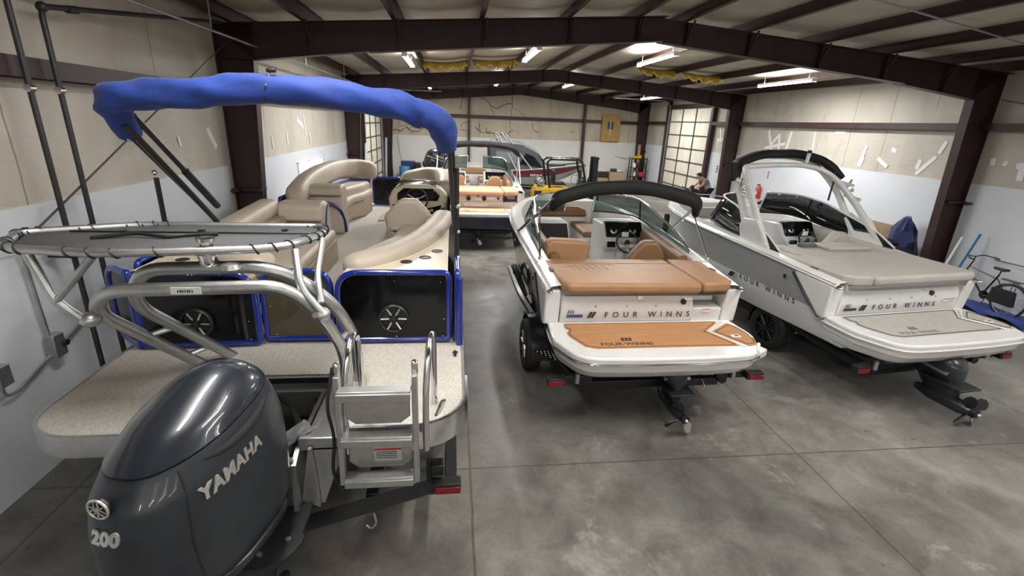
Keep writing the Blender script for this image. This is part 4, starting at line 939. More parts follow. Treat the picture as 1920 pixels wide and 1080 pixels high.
def runabout(nm, label, org, yaw, c):
    t = empty(nm, (*org, 0), D2R(yaw)); tag(t, label, 'boat')
    L, B, yt = HULL['L'], HULL['B'], HULL['yt']; NS = 40
    mb = MB(); rows = []
    HY = [yt, yt+.05, 1.04]+[lerp(1.06, L, i/NS) for i in range(NS+1)]; NS = len(HY)-1
    for y in HY:
        u = (y-yt)/(L-yt); rows.append([mb.b.verts.new((x*(.97 if y < yt+.01 else 1), y, z if y > 1.05 else min(z, .93)+(.02 if y < yt+.01 and z < .9 else 0))) for x, z in hull_row(u, B)])
    n = len(rows[0])
    for i in range(NS):
        for j in range(n-1):
            mb.mi = 0 if 2 <= j <= n-4 else 1
            mb.face([rows[i][j], rows[i][j+1], rows[i+1][j+1], rows[i+1][j]])
    mb.mi = 0; mb.face(rows[0]); mb.face(rows[-1][::-1])
    hull = mb.build('hull', [c['low'], c['side']], t, ang=28)
    # rub rail
    def gun(u, dx=0, dz=0, s=1): return V((s*(hb(u, B)+dx), lerp(yt, L, u), hzg(u)+dz))
    us = [lerp((.95-yt)/(L-yt), 1, i/46) for i in range(47)]
    path = [gun(u, .012, 0, -1) for u in us]+[gun(u, .012, 0, 1) for u in us[::-1]]
    MB().tube(path, .022, 8).build('rub_rail', c['rail'], t, ang=70)
    MB().tube([p+V((0, 0, .012)) for p in path], .012, 6).build('rub_rail_insert', M['chrome'], t, ang=70)
    # deck and cockpit liner
    mb = MB(); secs = []; y_c0, y_c1 = c.get('yc0', 1.85), L-.75; st = []
    ys = [.93+i*.09 for i in range(int((y_c0-.93)/.09)+1)]+[y_c0, y_c0+.001]+[y_c0+.1*i for i in range(1, int((y_c1-y_c0)/.1))]+[y_c1-.001, y_c1]+[lerp(y_c1, L, k/6) for k in range(1, 7)]
    for y in ys:
        u = min(1, (y-yt)/(L-yt)); b = hb(u, B); zg = hzg(u); w = min(.13 if y < y_c0-.01 else .21, b*.42); open_ = y_c0 < y < y_c1
        zf = .82 if y < 4.3 else 1.02
        zi = zf if open_ else (1.37 if y < y_c0+.1 else zg+.05)
        half = [(b, zg), (b-.03, zg+.04), (b-w, zg+.055), (b-w-.02, (zg-.02) if open_ else zg+.055), (b-w-min(.07, b*.1), zi)]
        secs.append([(-x, y, z) for x, z in half]+[(x, y, z) for x, z in half[::-1]])
    mb.loft(secs, closed=False, cap=False); mb.build('deck', c['deck'], t, ang=40)
    # stern quarters: side of the transom well
    for s in (-1, 1):
        MB().prism([(1.0, .98), (1.10, .98), (1.62, 1.43), (1.62, 1.48), (.96, 1.44), (.96, 1.34)], s*1.07, s*1.268, 'yz').build('stern_quarter', c['deck'], t, bev=.05, seg=4)
        MB().tube([(s*1.262, 1.08, .97), (s*1.272, 1.36, 1.19), (s*1.272, 1.65, 1.445)], .014, 6).build('quarter_stripe', M['black'], t)
        MB().ball((s*1.22, .93, 1.44), .05, (.7, 1.3, .5)).build('rail_cap', M['chrome'], t)
    # transom face
    nx = .66 if c.get('niche') else 1.06
    TF = MB().prism([(1.03, .90), (1.02, 1.00), (.985, 1.04), (.975, 1.20), (1.00, 1.30), (1.03, 1.37), (1.02, 1.42), (1.6, 1.42), (1.6, .9)], -1.06, nx, 'yz').build('transom', c['deck'], t, bev=.02, seg=3)
    if nx < 1: MB().prism([(1.03, .90), (1.0, 1.02), (.985, 1.18), (1.30, 1.20), (1.34, 1.42), (1.6, 1.42), (1.6, .9)], nx, 1.06, 'yz').build('transom_step', c['deck'], t, bev=.02, seg=3)
    tx = lambda z: .978 if z < 1.2 else .978+.04*(z-1.2)/.12
    # swim platform
    po = [(-1.21, 1.06), (-1.24, .62)]+fillet([V((-1.235, .5, 0)), V((-1.04, .03, 0)), V((-.6, 0, 0))], .26, 6)+[V((-.3, -.012, 0)), V((.3, -.012, 0))]+fillet([V((.6, 0, 0)), V((1.04, .03, 0)), V((1.235, .5, 0))], .26, 6)+[(1.24, .62), (1.21, 1.06)]
    po = [(p[0], p[1]) for p in po]
    SP = MB().prism([(x*.97, y+(.03 if y < .9 else 0)) for x, y in po], c.get('pt', .80), 1.0, top=po).build('swim_platform', c['deck'], t, bev=.03, seg=3)
    MB().prism([(x*.93, y*.9+.14) for x, y in po], c.get('pt', .80)-.10-(.25 if 'pt' in c else 0), c.get('pt', .80)+.01, top=[(x*.965, y+(.05 if y < .9 else 0)) for x, y in po]).build('platform_underside', c['under'], SP, bev=.02)
    MB().tube([(x*1.004, y-.004, .925) for x, y in po], .014, 8).build('platform_rail', M['chrome'] if c.get('prail') else c['rail'], SP)
    mat_o = [(-1.02, .95), (-1.03, .82), (-.99, .77), (-1.04, .68), (-1.03, .58), (-.92, .31), (-.80, .25), (.90, .25), (.70, .66), (.98, .92), (.98, .95)]
    MO = MB().prism(mat_o, 1.0, 1.006).build('deck_mat', c['mat'], SP)
    def line(pts, w=.008, closed=True, z=1.0065, m=c['mline'], nm='mat_groove'):
        pts = [V((p[0], p[1], z)) for p in pts]; return MB().tube(pts, w*.5, 4, closed=closed).build(nm, m, SP)
    inset = lambda P, k: [(P_[0]+(cx_-P_[0])*k, P_[1]+(cy_-P_[1])*k*1.6) for P_ in P]
    cx_, cy_ = sum(p[0] for p in mat_o)/len(mat_o), sum(p[1] for p in mat_o)/len(mat_o)
    line(inset(mat_o, .035), .014)
    hat = [(1.0, .23), (1.12, .27), (1.175, .40), (1.19, .60), (1.16, .78), (1.10, .90), (.78, .66)]
    MB().prism(hat, 1.0, 1.004).build('ladder_hatch', c['mat'], SP)
    cx_, cy_ = sum(p[0] for p in hat)/len(hat), sum(p[1] for p in hat)/len(hat)
    line([(.94, .21), (.735, .66), (1.04, .915)], .032, False, 1.002, c['deck'], 'hatch_border'); line(inset(hat, .10), .012)
    MB().box((.99, .50, 1.008), (.11, .07, .01)).build('hatch_latch', M['white_paint'], SP, bev=.02, seg=3); MB().box((1.0, .50, 1.014), (.05, .03, .004)).build('latch_slot', M['black'], SP, bev=.008)
    text('lettering', 'FOUR WINNS', .10, c['logo'], SP, (-.42, .32, 1.0065), (1, 0, 0), (0, 1, 0), .002, 0, 1.0, .0008)
    for k in range(3): MB().prism([(-.46+k*.045, .43), (-.425+k*.045, .43), (-.405+k*.045, .51), (-.44+k*.045, .51)], 1.006, 1.0085).build('emblem', c['logo'], SP, flat=True)
    if c.get('ladder'):
        MB().box((1.09, .22, .93), (.20, .16, .10), rz=.5).build('ladder_bracket', c['deck'], SP, bev=.02); MB().cyl((1.02, .10, .99), (1.16, .30, .99), .022, n=10).build('ladder_grip', M['white_paint'], SP)
    # badge, fittings and lettering on the transom
    if c['kind'] == 'far':
        for x in (-.32, .12, .72): MB().cyl((x, .99, 1.26), (x, .965, 1.26), .065, n=18).build('speaker', M['black'], TF)
        MB().box((-.1, .96, 1.10), (.7, .012, .12)).build('badge_plate', M['white_paint'], TF, flat=True)
    else: text('lettering', 'FOUR WINNS', .105, c['txt'], TF, (.06, tx(1.10)-.012, 1.075), (1, 0, 0), (0, .0, 1), .0, 0, 2.0, .002)
    for k in range(2): MB().prism([(-.72+k*.045, 1.075), (-.695+k*.045, 1.075), (-.655+k*.045, 1.15), (-.68+k*.045, 1.15)], tx(1.12)-.022, tx(1.12)-.004, 'xz').build('emblem', c['txt'], TF, flat=True)
    text('lettering', 'H1', .075, M['decal'], TF, (-.93, tx(1.15)-.018, 1.13), (1, 0, 0), (0, 0, 1), .001, .1, 1, .001); MB().box((-.88, tx(1.1)-.014, 1.10), (.20, .006, .035)).build('badge', c['badge'], TF, flat=True)
    for x in (-.62, -.22, .16, .60): MB().cyl((x, tx(1.22)+.01, 1.22), (x, tx(1.22)-.012, 1.22), .012, n=10).build('snap', M['chrome'], TF)
    MB().lathe([(.0, -.012), (.035, -.012), (.045, 0), (.045, .02)], (c.get('capx', -.05), tx(1.33)-.015, 1.33), 'y', 16).build('filler_cap', M['chrome'], TF)
    MB().box((-.03, tx(1.27)-.006, 1.27), (.09, .004, .012)).build('sticker', M['red_plastic'], TF, flat=True)
    for x in (.80, .93) if not c.get('niche') else (.84,):
        MB().box((x, tx(1.16)-.012, 1.155), (.10, .004, .035)).build('sticker', M['warn'], TF, flat=True); MB().box((x, tx(1.175)-.014, 1.17), (.10, .003, .008)).build('sticker_band', M['red_plastic'], TF, flat=True)
    MB().cyl((.52, tx(1.26), 1.27), (.52, tx(1.26)-.03, 1.27), .035, n=16).build('switch_knob', M['black'], TF)
    # cleats and vents on the side decks
    for s in (-1, 1):
        MB().box((s*1.10, 1.45, hzg(.13)+.062), (.06, .14, .012)).build('speaker_grille', M['black'], t, bev=.004)
        MB().cyl((s*1.275, 1.75, 1.35), (s*1.30, 1.75, 1.35), .03, n=14).build('hull_fitting', M['chrome'], t)
    # cockpit sole
    MB().box((0, 3.05, .83), (1.9, 2.4, .02)).build('cockpit_sole', c['sole'], t, flat=True)
    # side coaming pads
    for s in (-1, 1):
        pts = [(s*(hb((y-yt)/(L-yt), B)-.30), y) for y in (1.95, 2.5, 3.0, 3.45)]
        MB().sweep([(x-s*.03, y, 1.30+.05*(y-2)) for x, y in pts], ell(.085, .32, 16, 4)).build('coaming_pad', c['seat2'], t, ang=70)
    # consoles and dash
    for s in (-1, 1):
        x0, x1 = (.27, 1.02) if s > 0 else (-1.02, -.33)
        MB().prism([(3.62, .82), (3.56, 1.30), (3.40, 1.36), (3.60, 1.52), (3.74, 1.72), (4.30, 1.70), (4.36, .9)], x0, x1, 'yz').build('console', c['liner'], t, bev=.035, seg=3)
    D_ = MB().prism([(3.555, 1.50), (3.70, 1.735), (3.80, 1.735), (3.80, 1.50)], .32, .98, 'yz').build('dashboard', M['smoke'], t, bev=.01)
    for x in (.46, .80):
        for r in (.055, .038): MB().tube([(x+r*math.cos(a), 3.60+.085*(.5+math.sin(a)*r/.11)*1.0-.014, 1.61+r*.86*math.sin(a)) for a in [2*PI*i/18 for i in range(18)]], .009, 5, closed=True).build('gauge_ring', M['silver_txt'], D_)
    MB().box((.36, 3.40, 1.41), (.14, .03, .10), rx=-.3).build('dash_display', M['screen'], D_, bev=.005)
    W_ = MB().tube([(.63+.19*math.cos(a), 3.36+.09*math.sin(a), 1.46+.16*math.sin(a)) for a in [2*PI*i/24 for i in range(24)]], .017, 8, closed=True).build('steering_wheel', M['black'], t)
    for a in (.25, 2.9, -1.57): MB().tube([(.63, 3.38, 1.45), (.63+.18*math.cos(a), 3.36+.09*math.sin(a), 1.46+.155*math.sin(a))], .02, 6).build('wheel_spoke', M['silver_txt'], W_)
    MB().ball((.63, 3.37, 1.455), .05, (1, .5, 1)).build('wheel_hub', M['black'], W_)
    MB().box((.60, 3.43, 1.58), (.12, .03, .08)).build('helm_tag', M['white_paint'], t, bev=.006)
    MB().prism([(3.50, 1.45), (3.72, 1.70), (3.80, 1.70), (3.80, 1.45)], -1.0, -.36, 'yz').build('glove_panel', M['carbon'], t, bev=.015)
    MB().box((-.66, 3.46, 1.36), (.52, .03, .03)).build('grab_handle', M['chrome'], t, bev=.01)
    # windshield: two wings with a walk-through gap
    gh = c['glass_h']
    for s in (-1, 1):
        base = [(1.12, 2.15), (1.13, 2.7), (1.12, 3.4), (1.08, 3.9), (.98, 4.18), (.64, 4.32), (.27, 4.36)]
        base = [V((s*x, y, hzg((y-yt)/(L-yt))+.05+.10*max(0, (y-3.4)/1.0))) for x, y in base]
        bp = fillet(base, .22, 4)
        top = []
        for p in bp:
            k = min(1, max(0, (p.y-2.15)/1.5)); h = lerp(.03, gh, k**.65)
            top.append(p+V((-p.x*.10*k, -.16*k-.02, h)))
        g = MB().loft([[a for a in bp], [a for a in top]], closed=False, cap=False).build('windshield', c['glass'], t, solid=.008, ang=50)
        MB().tube(top, .016, 8).build('windshield_frame', c['wframe'], g, ang=60); MB().tube(bp, .014, 6).build('windshield_seal', M['black'], g, ang=60)
        k_ = [i for i, p in enumerate(bp) if p.y > 3.9][0]
        MB().tube([bp[k_], top[k_]], .016, 6).build('windshield_post', M['black'], g); MB().tube([bp[-1], top[-1]], .014, 6).build('windshield_post', c['wframe'], g)
    # seats
    if True:
        # helm bucket seat
        H_ = MB().lathe([(0, .84), (.13, .84), (.12, .86), (.05, .90), (.05, 1.08), (0, 1.08)], (.46, 2.52, 0), n=14).build('helm_seat', M['chrome'], t)
        MB().prism([(.20, 2.34), (.74, 2.34), (.72, 2.84), (.22, 2.84)], 1.06, 1.22).build('seat_cushion', c['seat2'], H_, bev=.05, seg=4)
        bkp = [(.16, 1.08), (.78, 1.08), (.82, 1.40), (.74, 1.60), (.64, 1.76), (.42, 1.76), (.26, 1.58), (.14, 1.38)]
        MB().prism(bkp, 2.16, 2.34, 'xz', top=[(x*.96+.02, z) for x, z in bkp]).build('seat_back', c['seat2'], H_, bev=.055, seg=4)
        MB().prism([(.30, 1.14), (.66, 1.14), (.64, 1.42), (.32, 1.42)], 2.135, 2.17, 'xz').build('seat_pocket', c['seat2'], H_, bev=.02, seg=3)
        MB().box((.16, 2.5, 1.28), (.09, .36, .08)).build('armrest', c['seat2'], H_, bev=.03, seg=3)
        if c['kind'] == 'right':
            for o_ in [H_]+list(H_.children): o_.data.transform(MX.Translation((0, .42, .02)))
        # companion lounge
    if c['kind'] != 'right':
        C_ = MB().prism([(2.15, .84), (2.20, 1.30), (2.7, 1.30), (2.75, .84)], -1.0, -.36, 'yz').build('companion_seat', M['carbon'], t, bev=.03, seg=3)
        bkp = [(-1.04, 1.44), (-.52, 1.26), (-.42, 1.30), (-.40, 1.70), (-.46, 1.77), (-.98, 1.79), (-1.05, 1.72)]
        MB().prism(bkp, 2.10, 2.32, 'xz').build('seat_back', c['seat'], C_, bev=.06, seg=4)
        MB().tube([(-1.0, 2.12, 1.42), (-.75, 2.11, 1.32), (-.5, 2.11, 1.22), (-.42, 2.11, 1.14)], .02, 6).build('piping', M['white_paint'], C_)
        MB().prism([(-.98, 2.3), (-.36, 2.3), (-.36, 3.2), (-.98, 3.2)], 1.10, 1.26).build('seat_cushion', c['seat'], C_, bev=.05, seg=4)
    # bow seating
    for s in (-1, 1):
        MB().prism([(s*.16, 4.42), (s*.84, 4.42), (s*.70, 5.1), (s*.42, 5.6), (s*.16, 5.6)], 1.28, 1.40).build('bow_cushion', c['seat2'], t, bev=.04, seg=3)
        MB().prism([(s*.18, 4.45), (s*.84, 4.45), (s*.68, 5.1), (s*.40, 5.58), (s*.18, 5.58)], 1.0, 1.30).build('bow_locker', c['liner'], t, bev=.02)
    MB().prism([(-.50, 1.50), (.50, 1.50), (.46, 1.66), (.3, 1.72), (-.3, 1.72), (-.46, 1.66)], 5.42, 5.56, 'xz').build('bow_backrest', c['seat2'], t, bev=.05, seg=3)
    MB().box((0, 5.52, 1.30), (.9, .06, .45)).build('bow_bulkhead', c['liner'], t, bev=.01)
    # sun pad
    pz = c.get('pz', 1.56); ye = c.get('pad_y1', 1.95); mx_ = c.get('mir', 1); X = lambda pts: [(mx_*x, y) for x, y in pts]
    ps = .66 if mx_ > 0 else .74
    P_ = MB().prism(X([(-1.08, .93), (-1.0, .84), (ps-.04, .81), (ps, .84), (ps, 1.30), (ps-.02 if mx_ > 0 else ps-.16, ye-.02), (ps-.06 if mx_ > 0 else ps-.2, ye), (-1.08, ye+.02), (-1.13, ye-.06)]), pz-.13, pz).build('sun_pad', c['pad'], t, bev=.045, seg=4)
    MB().prism(X([(ps+.02, .84), (1.04, .88), (1.12, .98), (1.13, ye-.1), (1.06, ye), (ps if mx_ > 0 else ps-.14, ye), (ps+.0 if mx_ > 0 else ps-.13, ye-.04), (ps+.018, 1.3)]), pz-.13, pz).build('pad_section', c['pad'], P_, bev=.045, seg=4)
    if c['kind'] != 'right':
        MB().tube([(-1.02, ye-.24, pz), (ps-.02, ye-.26, pz)], .006, 4).build('pad_seam', c['seam'], P_)
        for i in range(6): MB().tube([(-.85+.09*i, 1.60, pz+.0005), (-.80+.09*i, 1.42, pz+.0005)], .004, 4).build('pad_stitch', c['seam'], P_)
        MB().tube(fillet([(-.95, 1.52, pz), (-.6, 1.66, pz), (-.2, 1.62, pz)], .1), .004, 4).build('pad_stitch', c['seam'], P_)
    MB().box((0, 1.55, 1.30), (2.0, .8, .14)).build('engine_hatch', c['liner'], t, flat=True)
    return t
def stern_drive(t, x=0.0, mv=(0, 0, 0), k_=1.0):
    dm = M['cowl_low']
    D_ = MB().loft([[(a*x_+x, .50+o+b*y_, z) for x_, y_ in ell(1, 1, 20, 3)] for z, a, b, o in ((.80, .17, .24, .0), (.68, .16, .26, -.02), (.56, .10, .24, -.05), (.46, .06, .20, -.10), (.30, .05, .16, -.16))]).build('stern_drive', dm, t, sub=1)
    MB().box((x, .32, .52), (.26, .42, .02)).build('cavitation_plate', dm, D_, bev=.005)
    MB().lathe([(0, -.26), (.05, -.25), (.075, -.16), (.075, .14), (.04, .30), (0, .34)], (x, .30, .32), 'y', 18).build('gear_case', dm, D_)
    for k in range(4):
        a = .5+k*PI/2; d = V((math.cos(a), 0, math.sin(a))); e = V((-d.z, 0, d.x)); c0 = V((x, .06, .32))
        secs = []
        for r, w, tw in ((.06, .06, .9), (.12, .11, .7), (.17, .10, .55), (.20, .04, .45)):
            u = e*math.cos(tw)+V((0, 1, 0))*math.sin(tw); nn = u.cross(d)*.006
            p = c0+d*r; secs.append([p-u*w*.5-nn, p+u*w*.5-nn, p+u*w*.5+nn, p-u*w*.5+nn])
        MB().loft(secs).build('propeller_blade', M['chrome'] if k == 3 else M['black_metal'], D_)
    MB().lathe([(0, -.06), (.045, -.05), (.05, .08)], (x, .05, .32), 'y', 14).build('propeller_hub', M['black_metal'], D_); MB().ball((x, -.015, .32), .018).build('propeller_nut', M['silver_txt'], D_)
    for s in (-1, 1): MB().cyl((x+s*.13, .70, .66), (x+s*.12, .28, .62), .022, n=10).build('trim_ram', M['chrome'], D_)
    mt = MX.Translation(V(mv)+V((x, .5, .8))) @ MX.Scale(k_, 4) @ MX.Translation(V((-x, -.5, -.8)))
    for o in [D_]+list(D_.children): o.data.transform(mt)
def boat_trailer(label, org, yaw, wx=1.27, wy=1.75, spoke=None):
    t = empty('boat_trailer', (*org, 0), D2R(yaw)); tag(t, label, 'trailer')
    for s in (-1, 1):
        MB().box((s*.70, 3.3, .36), (.08, 5.4, .13)).build('frame_rail', M['black_metal'], t, bev=.008)
        MB().tube(fillet([(s*.88, .42, .46), (s*1.02, 1.15, .50), (s*(wx+.02), 2.7, .78), (s*(wx+.02), 4.0, .82)], .3), .055, 6).build('outer_beam', M['black_metal'], t)
        MB().box((s*.50, 2.6, .44), (.12, 3.6, .05), ry=-s*.15).build('bunk_board', M['cloth_black'], t, bev=.008)
        MB().box((s*.95, .42, .55), (.36, .07, .09)).build('light_arm', M['black_metal'], t, bev=.008)
        MB().cyl((s*.96, .36, .52), (s*.96, .36, .64), .03, n=10).build('light_post', M['galv'], t)
        tail_light(t, (s*1.21, .34, .57), .21, s)
        wheel(t, (s*wx, wy, .36), .36, .22, s, spoke=spoke)
        fender(t, (s*(wx-.11), wy, .36), .45, .34, M['black_metal'])
        tp = MB().prism([(s*(wx-.28), wy-.48), (s*(wx+.02), wy-.44), (s*(wx-.26), wy-.86)], .46, .475).build('fender_step', M['black_metal'], t, flat=True)
        for i in range(6):
            for j in range(6-i): MB().ball((s*(wx-.25+.048*j), wy-.48-.0-i*.058-.01, .478), .011, n=6).build('tread_stud', M['warn'], tp)
        st2 = MB().box((s*(wx-.10), wy+.56, .60), (.22, .14, .015)).build('fender_step', M['black_metal'], t, flat=True)
        for i in range(2):
            for j in range(4): MB().ball((s*(wx-.17+.048*j), wy+.53+i*.055, .61), .010, n=6).build('tread_stud', M['warn'], st2)
        MB().tube(fillet([(s*(wx-.04), 2.55, .80), (s*(wx+.06), 2.8, 1.10), (s*(wx+.06), 3.3, 1.10), (s*(wx-.02), 3.6, .8)], .2), .035, 8).build('guide_rail', M['black_metal'], t)
    MB().box((0, .50, .42), (1.7, .08, .10)).build('rear_crossbeam', M['black_metal'], t, bev=.008)
    MB().box((0, wy, .36), (2.2, .07, .07)).build('axle', M['black_metal'], t, flat=True)
    MB().box((0, 6.4, .36), (.10, 2.2, .12)).build('tongue', M['black_metal'], t, bev=.008)
    MB().cyl((0, 7.2, .5), (0, 7.2, .05), .03, n=10).build('tongue_jack', M['galv'], t); MB().cyl((-.03, 7.2, .075), (.03, 7.2, .075), .075, n=14).build('jack_wheel', M['rubber'], t)
    MB().tube([(s_, .46, .45) for s_ in (.62, .64)]+[(.66, .42, .38), (.64, .41, .35), (.60, .42, .36)], .008, 6).build('tie_down_hook', M['galv'], t)
    return t
def boot_tube(path, r_side, r_up, mat, nm, parent, wr=.05, nseg=16):
    pts = [V(p) for p in path]; dens = []
    for a, b in zip(pts, pts[1:]):
        m_ = max(1, int((b-a).length/.05))
        for k_ in range(m_): dens.append(a.lerp(b, k_/m_))
    dens.append(pts[-1]); secs = []
    for i, p in enumerate(dens):
        tg = (dens[min(i+1, len(dens)-1)]-dens[max(i-1, 0)]).normalized()
        upv = V((0, 0, 1)) if abs(tg.z) < .8 else V((0, 1, 0))
        w_ = tg.cross(upv).normalized(); u_ = w_.cross(tg).normalized(); end = min(1, .6+min(i, len(dens)-1-i)*.1)
        secs.append([p+(w_*r_side*math.cos(2*PI*j/nseg)+u_*r_up*math.sin(2*PI*j/nseg))*(1+wr*math.sin(i*.7+j)+wr*.6*math.sin(i*.23+2*j))*end for j in range(nseg)])
    return MB().loft(secs).build(nm, mat, parent, ang=75)
MIDC = dict(low=M['navy_gel'], side=M['black_gel'], rail=M['white_gel'], deck=M['white_gel'], under=M['white_gel'], liner=M['liner'], mat=M['teak'], mline=M['foam_edge'], logo=M['foam_line'], txt=M['decal'], badge=simple('blue_badge', (.03, .07, .25), .4, var=0),
            sole=M['liner'], seat=M['cognac'], seat2=M['cognac_dk'], pad=M['cognac'], seam=M['cognac_dk'], glass=M['glass_green'], wframe=M['chrome'], glass_h=.36, kind='mid', ladder=True, prail=True, niche=True)
MO_, MYAW = (2.38, 4.42), .7
mid = runabout('bowrider_boat', 'white bow rider with cognac seats, tan sun pad and teak swim platform, in the middle', MO_, MYAW, MIDC)
stern_drive(mid, .20, (0, 0, 0), 1.14)
bt_ = empty_parent = mid
BB = MB().tube([(-1.28, 3.25, 1.66), (-.98, 2.36, 2.28)], .02, 8).build('bimini_frame', M['chrome'], mid)
for a, b, r in (((1.28, 3.25, 1.66), (1.26, 2.36, 2.28), .016), ((-1.25, 3.12, 1.72), (-.95, 2.25, 2.34), .02), ((1.24, 3.12, 1.72), (1.22, 2.25, 2.34), .014), ((-1.20, 1.75, 1.62), (-1.10, 2.50, 2.16), .012), ((1.20, 1.75, 1.62), (1.26, 2.50, 2.16), .012)):
    MB().tube([a, b], r, 8).build('bimini_pole', M['chrome'], BB)
for a in ((-1.20, 1.75, 1.62), (1.20, 1.75, 1.62), (-1.28, 3.25, 1.66), (1.28, 3.25, 1.66), (-1.10, 2.5, 2.16), (1.26, 2.5, 2.16), (-1.16, 2.8, 1.95), (1.27, 2.8, 1.95)): MB().ball(a, .028).build('bimini_joint', M['chrome'], BB)
boot_tube(fillet([(-.92, 2.42, 2.18), (-.90, 2.28, 2.34), (-.5, 2.24, 2.48), (.15, 2.24, 2.54), (.75, 2.24, 2.46), (1.20, 2.28, 2.33), (1.27, 2.42, 2.12)], [0, .12, .3, .3, .3, .16, 0], 6), .085, .10, M['black_canvas'], 'canopy_boot', BB)
boat_trailer('black trailer under the middle bow rider, with alloy wheel and red tail lights', MO_, MYAW)
RC = dict(low=M['white_gel'], side=M['grey_gel'], rail=M['white_gel'], deck=M['white_gel'], under=M['white_gel'], liner=M['lgrey_gel'], mat=M['foam_grey'], mline=M['foam_line'], logo=simple('grey_foam_logo', (.16, .15, .14), .8, var=0), txt=M['decal'], badge=M['decal'],
          sole=M['greyseat_dk'], seat=M['greyseat'], seat2=M['greyseat'], pad=M['greyseat'], seam=M['greyseat_dk'], glass=M['glass_dark'], wframe=M['white_gel'], glass_h=.42, kind='right', capx=.42, pz=1.60, pad_y1=2.62, yc0=2.5, mir=-1)
RO_, RYAW = (6.34, 4.67), 7.0
rb = runabout('bowrider_boat', 'pale grey bow rider with white wakeboard tower, parked rightmost', RO_, RYAW, RC)
stern_drive(rb, -.08, (0, -.22, -.02), 1.22)
hb_ = [o for o in rb.children if o.name.startswith('hull')][0]
text('lettering', 'FOUR WINNS', .115, M['decal'], hb_, (-1.3, 2.15, .985), (0, -1, -.02), (0, 0, 1), 0, 0, 1.9, .002, project=bvh_of(hb_))
for k in range(2): MB().prism([(2.98-k*.05, .985), (2.95-k*.05, .985), (2.90-k*.05, 1.065), (2.93-k*.05, 1.065)], -1.275, -1.24, 'yz').build('emblem', M['decal'], hb_, flat=True)
# wakeboard tower: white arch that rakes forward, black furled top and fittings
TW = MB().sweep([(0, 0, 0), (0, .001, 0)], [(0, 0), (.001, 0), (0, .001)]).build('wakeboard_tower', M['white_gel'], rb) if False else None
def flat_tube(pts, a, b, nm, mat, parent, n=14):
    pts = [V(p) for p in pts]; N_ = len(pts); secs = []
    for i, p in enumerate(pts):
        tg = (pts[min(i+1, N_-1)]-pts[max(i-1, 0)]).normalized(); fw = V((0, 1, .0)); fw = (fw-tg*fw.dot(tg)).normalized(); w_ = tg.cross(fw)
        aa = a[i] if isinstance(a, list) else a
        secs.append([p+fw*aa*x+w_*b*y for x, y in ell(1, 1, n, 3)])
    return MB().loft(secs).build(nm, mat, parent, ang=60)
TY = -.22
sh = lambda P: [(x, y+TY, z) for x, y, z in P]
arcp = fillet(sh([(-1.12, 3.06, 1.62), (-1.06, 3.52, 2.30), (-1.01, 3.92, 2.76), (-.55, 3.98, 2.92), (.2, 3.98, 2.94), (.72, 3.90, 2.83), (1.02, 3.64, 2.44), (1.14, 3.10, 1.62)]), [0, .3, .22, .4, .4, .4, .4, 0], 7)
TW = flat_tube(arcp, .055, .042, 'wakeboard_tower', M['white_gel'], rb)
arcq = fillet(sh([(-1.14, 2.62, 1.62), (-1.08, 3.14, 2.20), (-1.03, 3.54, 2.70), (-.98, 3.62, 2.77), (-.5, 3.66, 2.80), (.2, 3.66, 2.82), (.72, 3.58, 2.72), (1.04, 3.28, 2.30), (1.15, 2.62, 1.62)]), [0, .3, .1, .1, .4, .4, .4, .4, 0], 7)
flat_tube(arcq, .055, .042, 'tower_arch', M['white_gel'], TW)
for s in (-1, 1):
    MB().prism([(y+TY, z) for y, z in [(2.52, 1.58), (3.20, 1.58), (3.30, 1.85), (3.22, 1.98), (2.90, 2.0)]], s*1.10, s*1.165, 'yz').build('tower_foot', M['white_gel'], TW, bev=.02, seg=3)
    for yy, zz in ((3.30, 2.30), (3.50, 2.52)): MB().tube(sh([(s*1.08, yy-.16, zz-.02), (s*1.07, yy+.16, zz+.02)]), .028, 8).build('tower_brace', M['white_gel'], TW)
    MB().tube(sh([(s*1.10, 3.50, 2.40), (s*1.13, 3.44, 2.60)]), .02, 8).build('board_clamp', M['chrome'], TW); MB().ball((s*1.12, 3.38+TY, 2.42), .032).build('board_clamp', M['chrome'], TW)
boot_tube(fillet(sh([(-1.05, 3.72, 2.52), (-1.02, 3.84, 2.80), (-.55, 3.84, 2.97), (.2, 3.84, 3.0), (.74, 3.76, 2.90), (1.02, 3.54, 2.62)]), [0, .16, .3, .3, .3, 0], 6), .13, .075, M['black_canvas'], 'furled_top', TW)
MB().cyl((.22, 3.38, 2.86), (.22, 3.36, 3.02), .032, n=12).build('stern_lamp', M['white_paint'], TW); MB().cyl((.22, 3.36, 3.02), (.22, 3.36, 3.07), .036, n=12).build('lamp_cap', M['black'], TW)
MB().tube([(.80, 3.30, 2.72), (.80, 3.28, 2.52), (.77, 3.26, 2.44), (.76, 3.26, 2.22)], .016, 6).build('hanging_strap', M['black'], TW)
MB().box((.1, 3.38, 2.82), (.25, .012, .03)).build('sticker', M['warn'], TW, flat=True)
MB().prism([(-.20, 2.12), (.62, 2.10), (.56, 2.46), (-.18, 2.48)], 1.59, 1.66).build('pad_flap', M['greyseat'], rb, bev=.03, seg=3)
MB().box((-.34, 2.42, 1.60), (.28, .12, .12)).build('pad_hinge', M['greyseat_dk'], rb, bev=.02)
for s in (-1, 1): MB().tube([(s*.84, 6.0, 1.86), (s*.5, 6.32, 1.88), (0, 6.42, 1.89)], .014, 6).build('bow_rail', M['chrome'], rb)
boat_trailer('black trailer under the rightmost grey boat', RO_, RYAW, 1.0, 2.1, M['black_metal'])
winch = MB().box((-.10, 7.0, .9), (.10, .12, .8)).build('winch_post', M['black_metal'], [o for o in bpy.data.objects if o.name.startswith('boat_trailer')][-1], bev=.01)
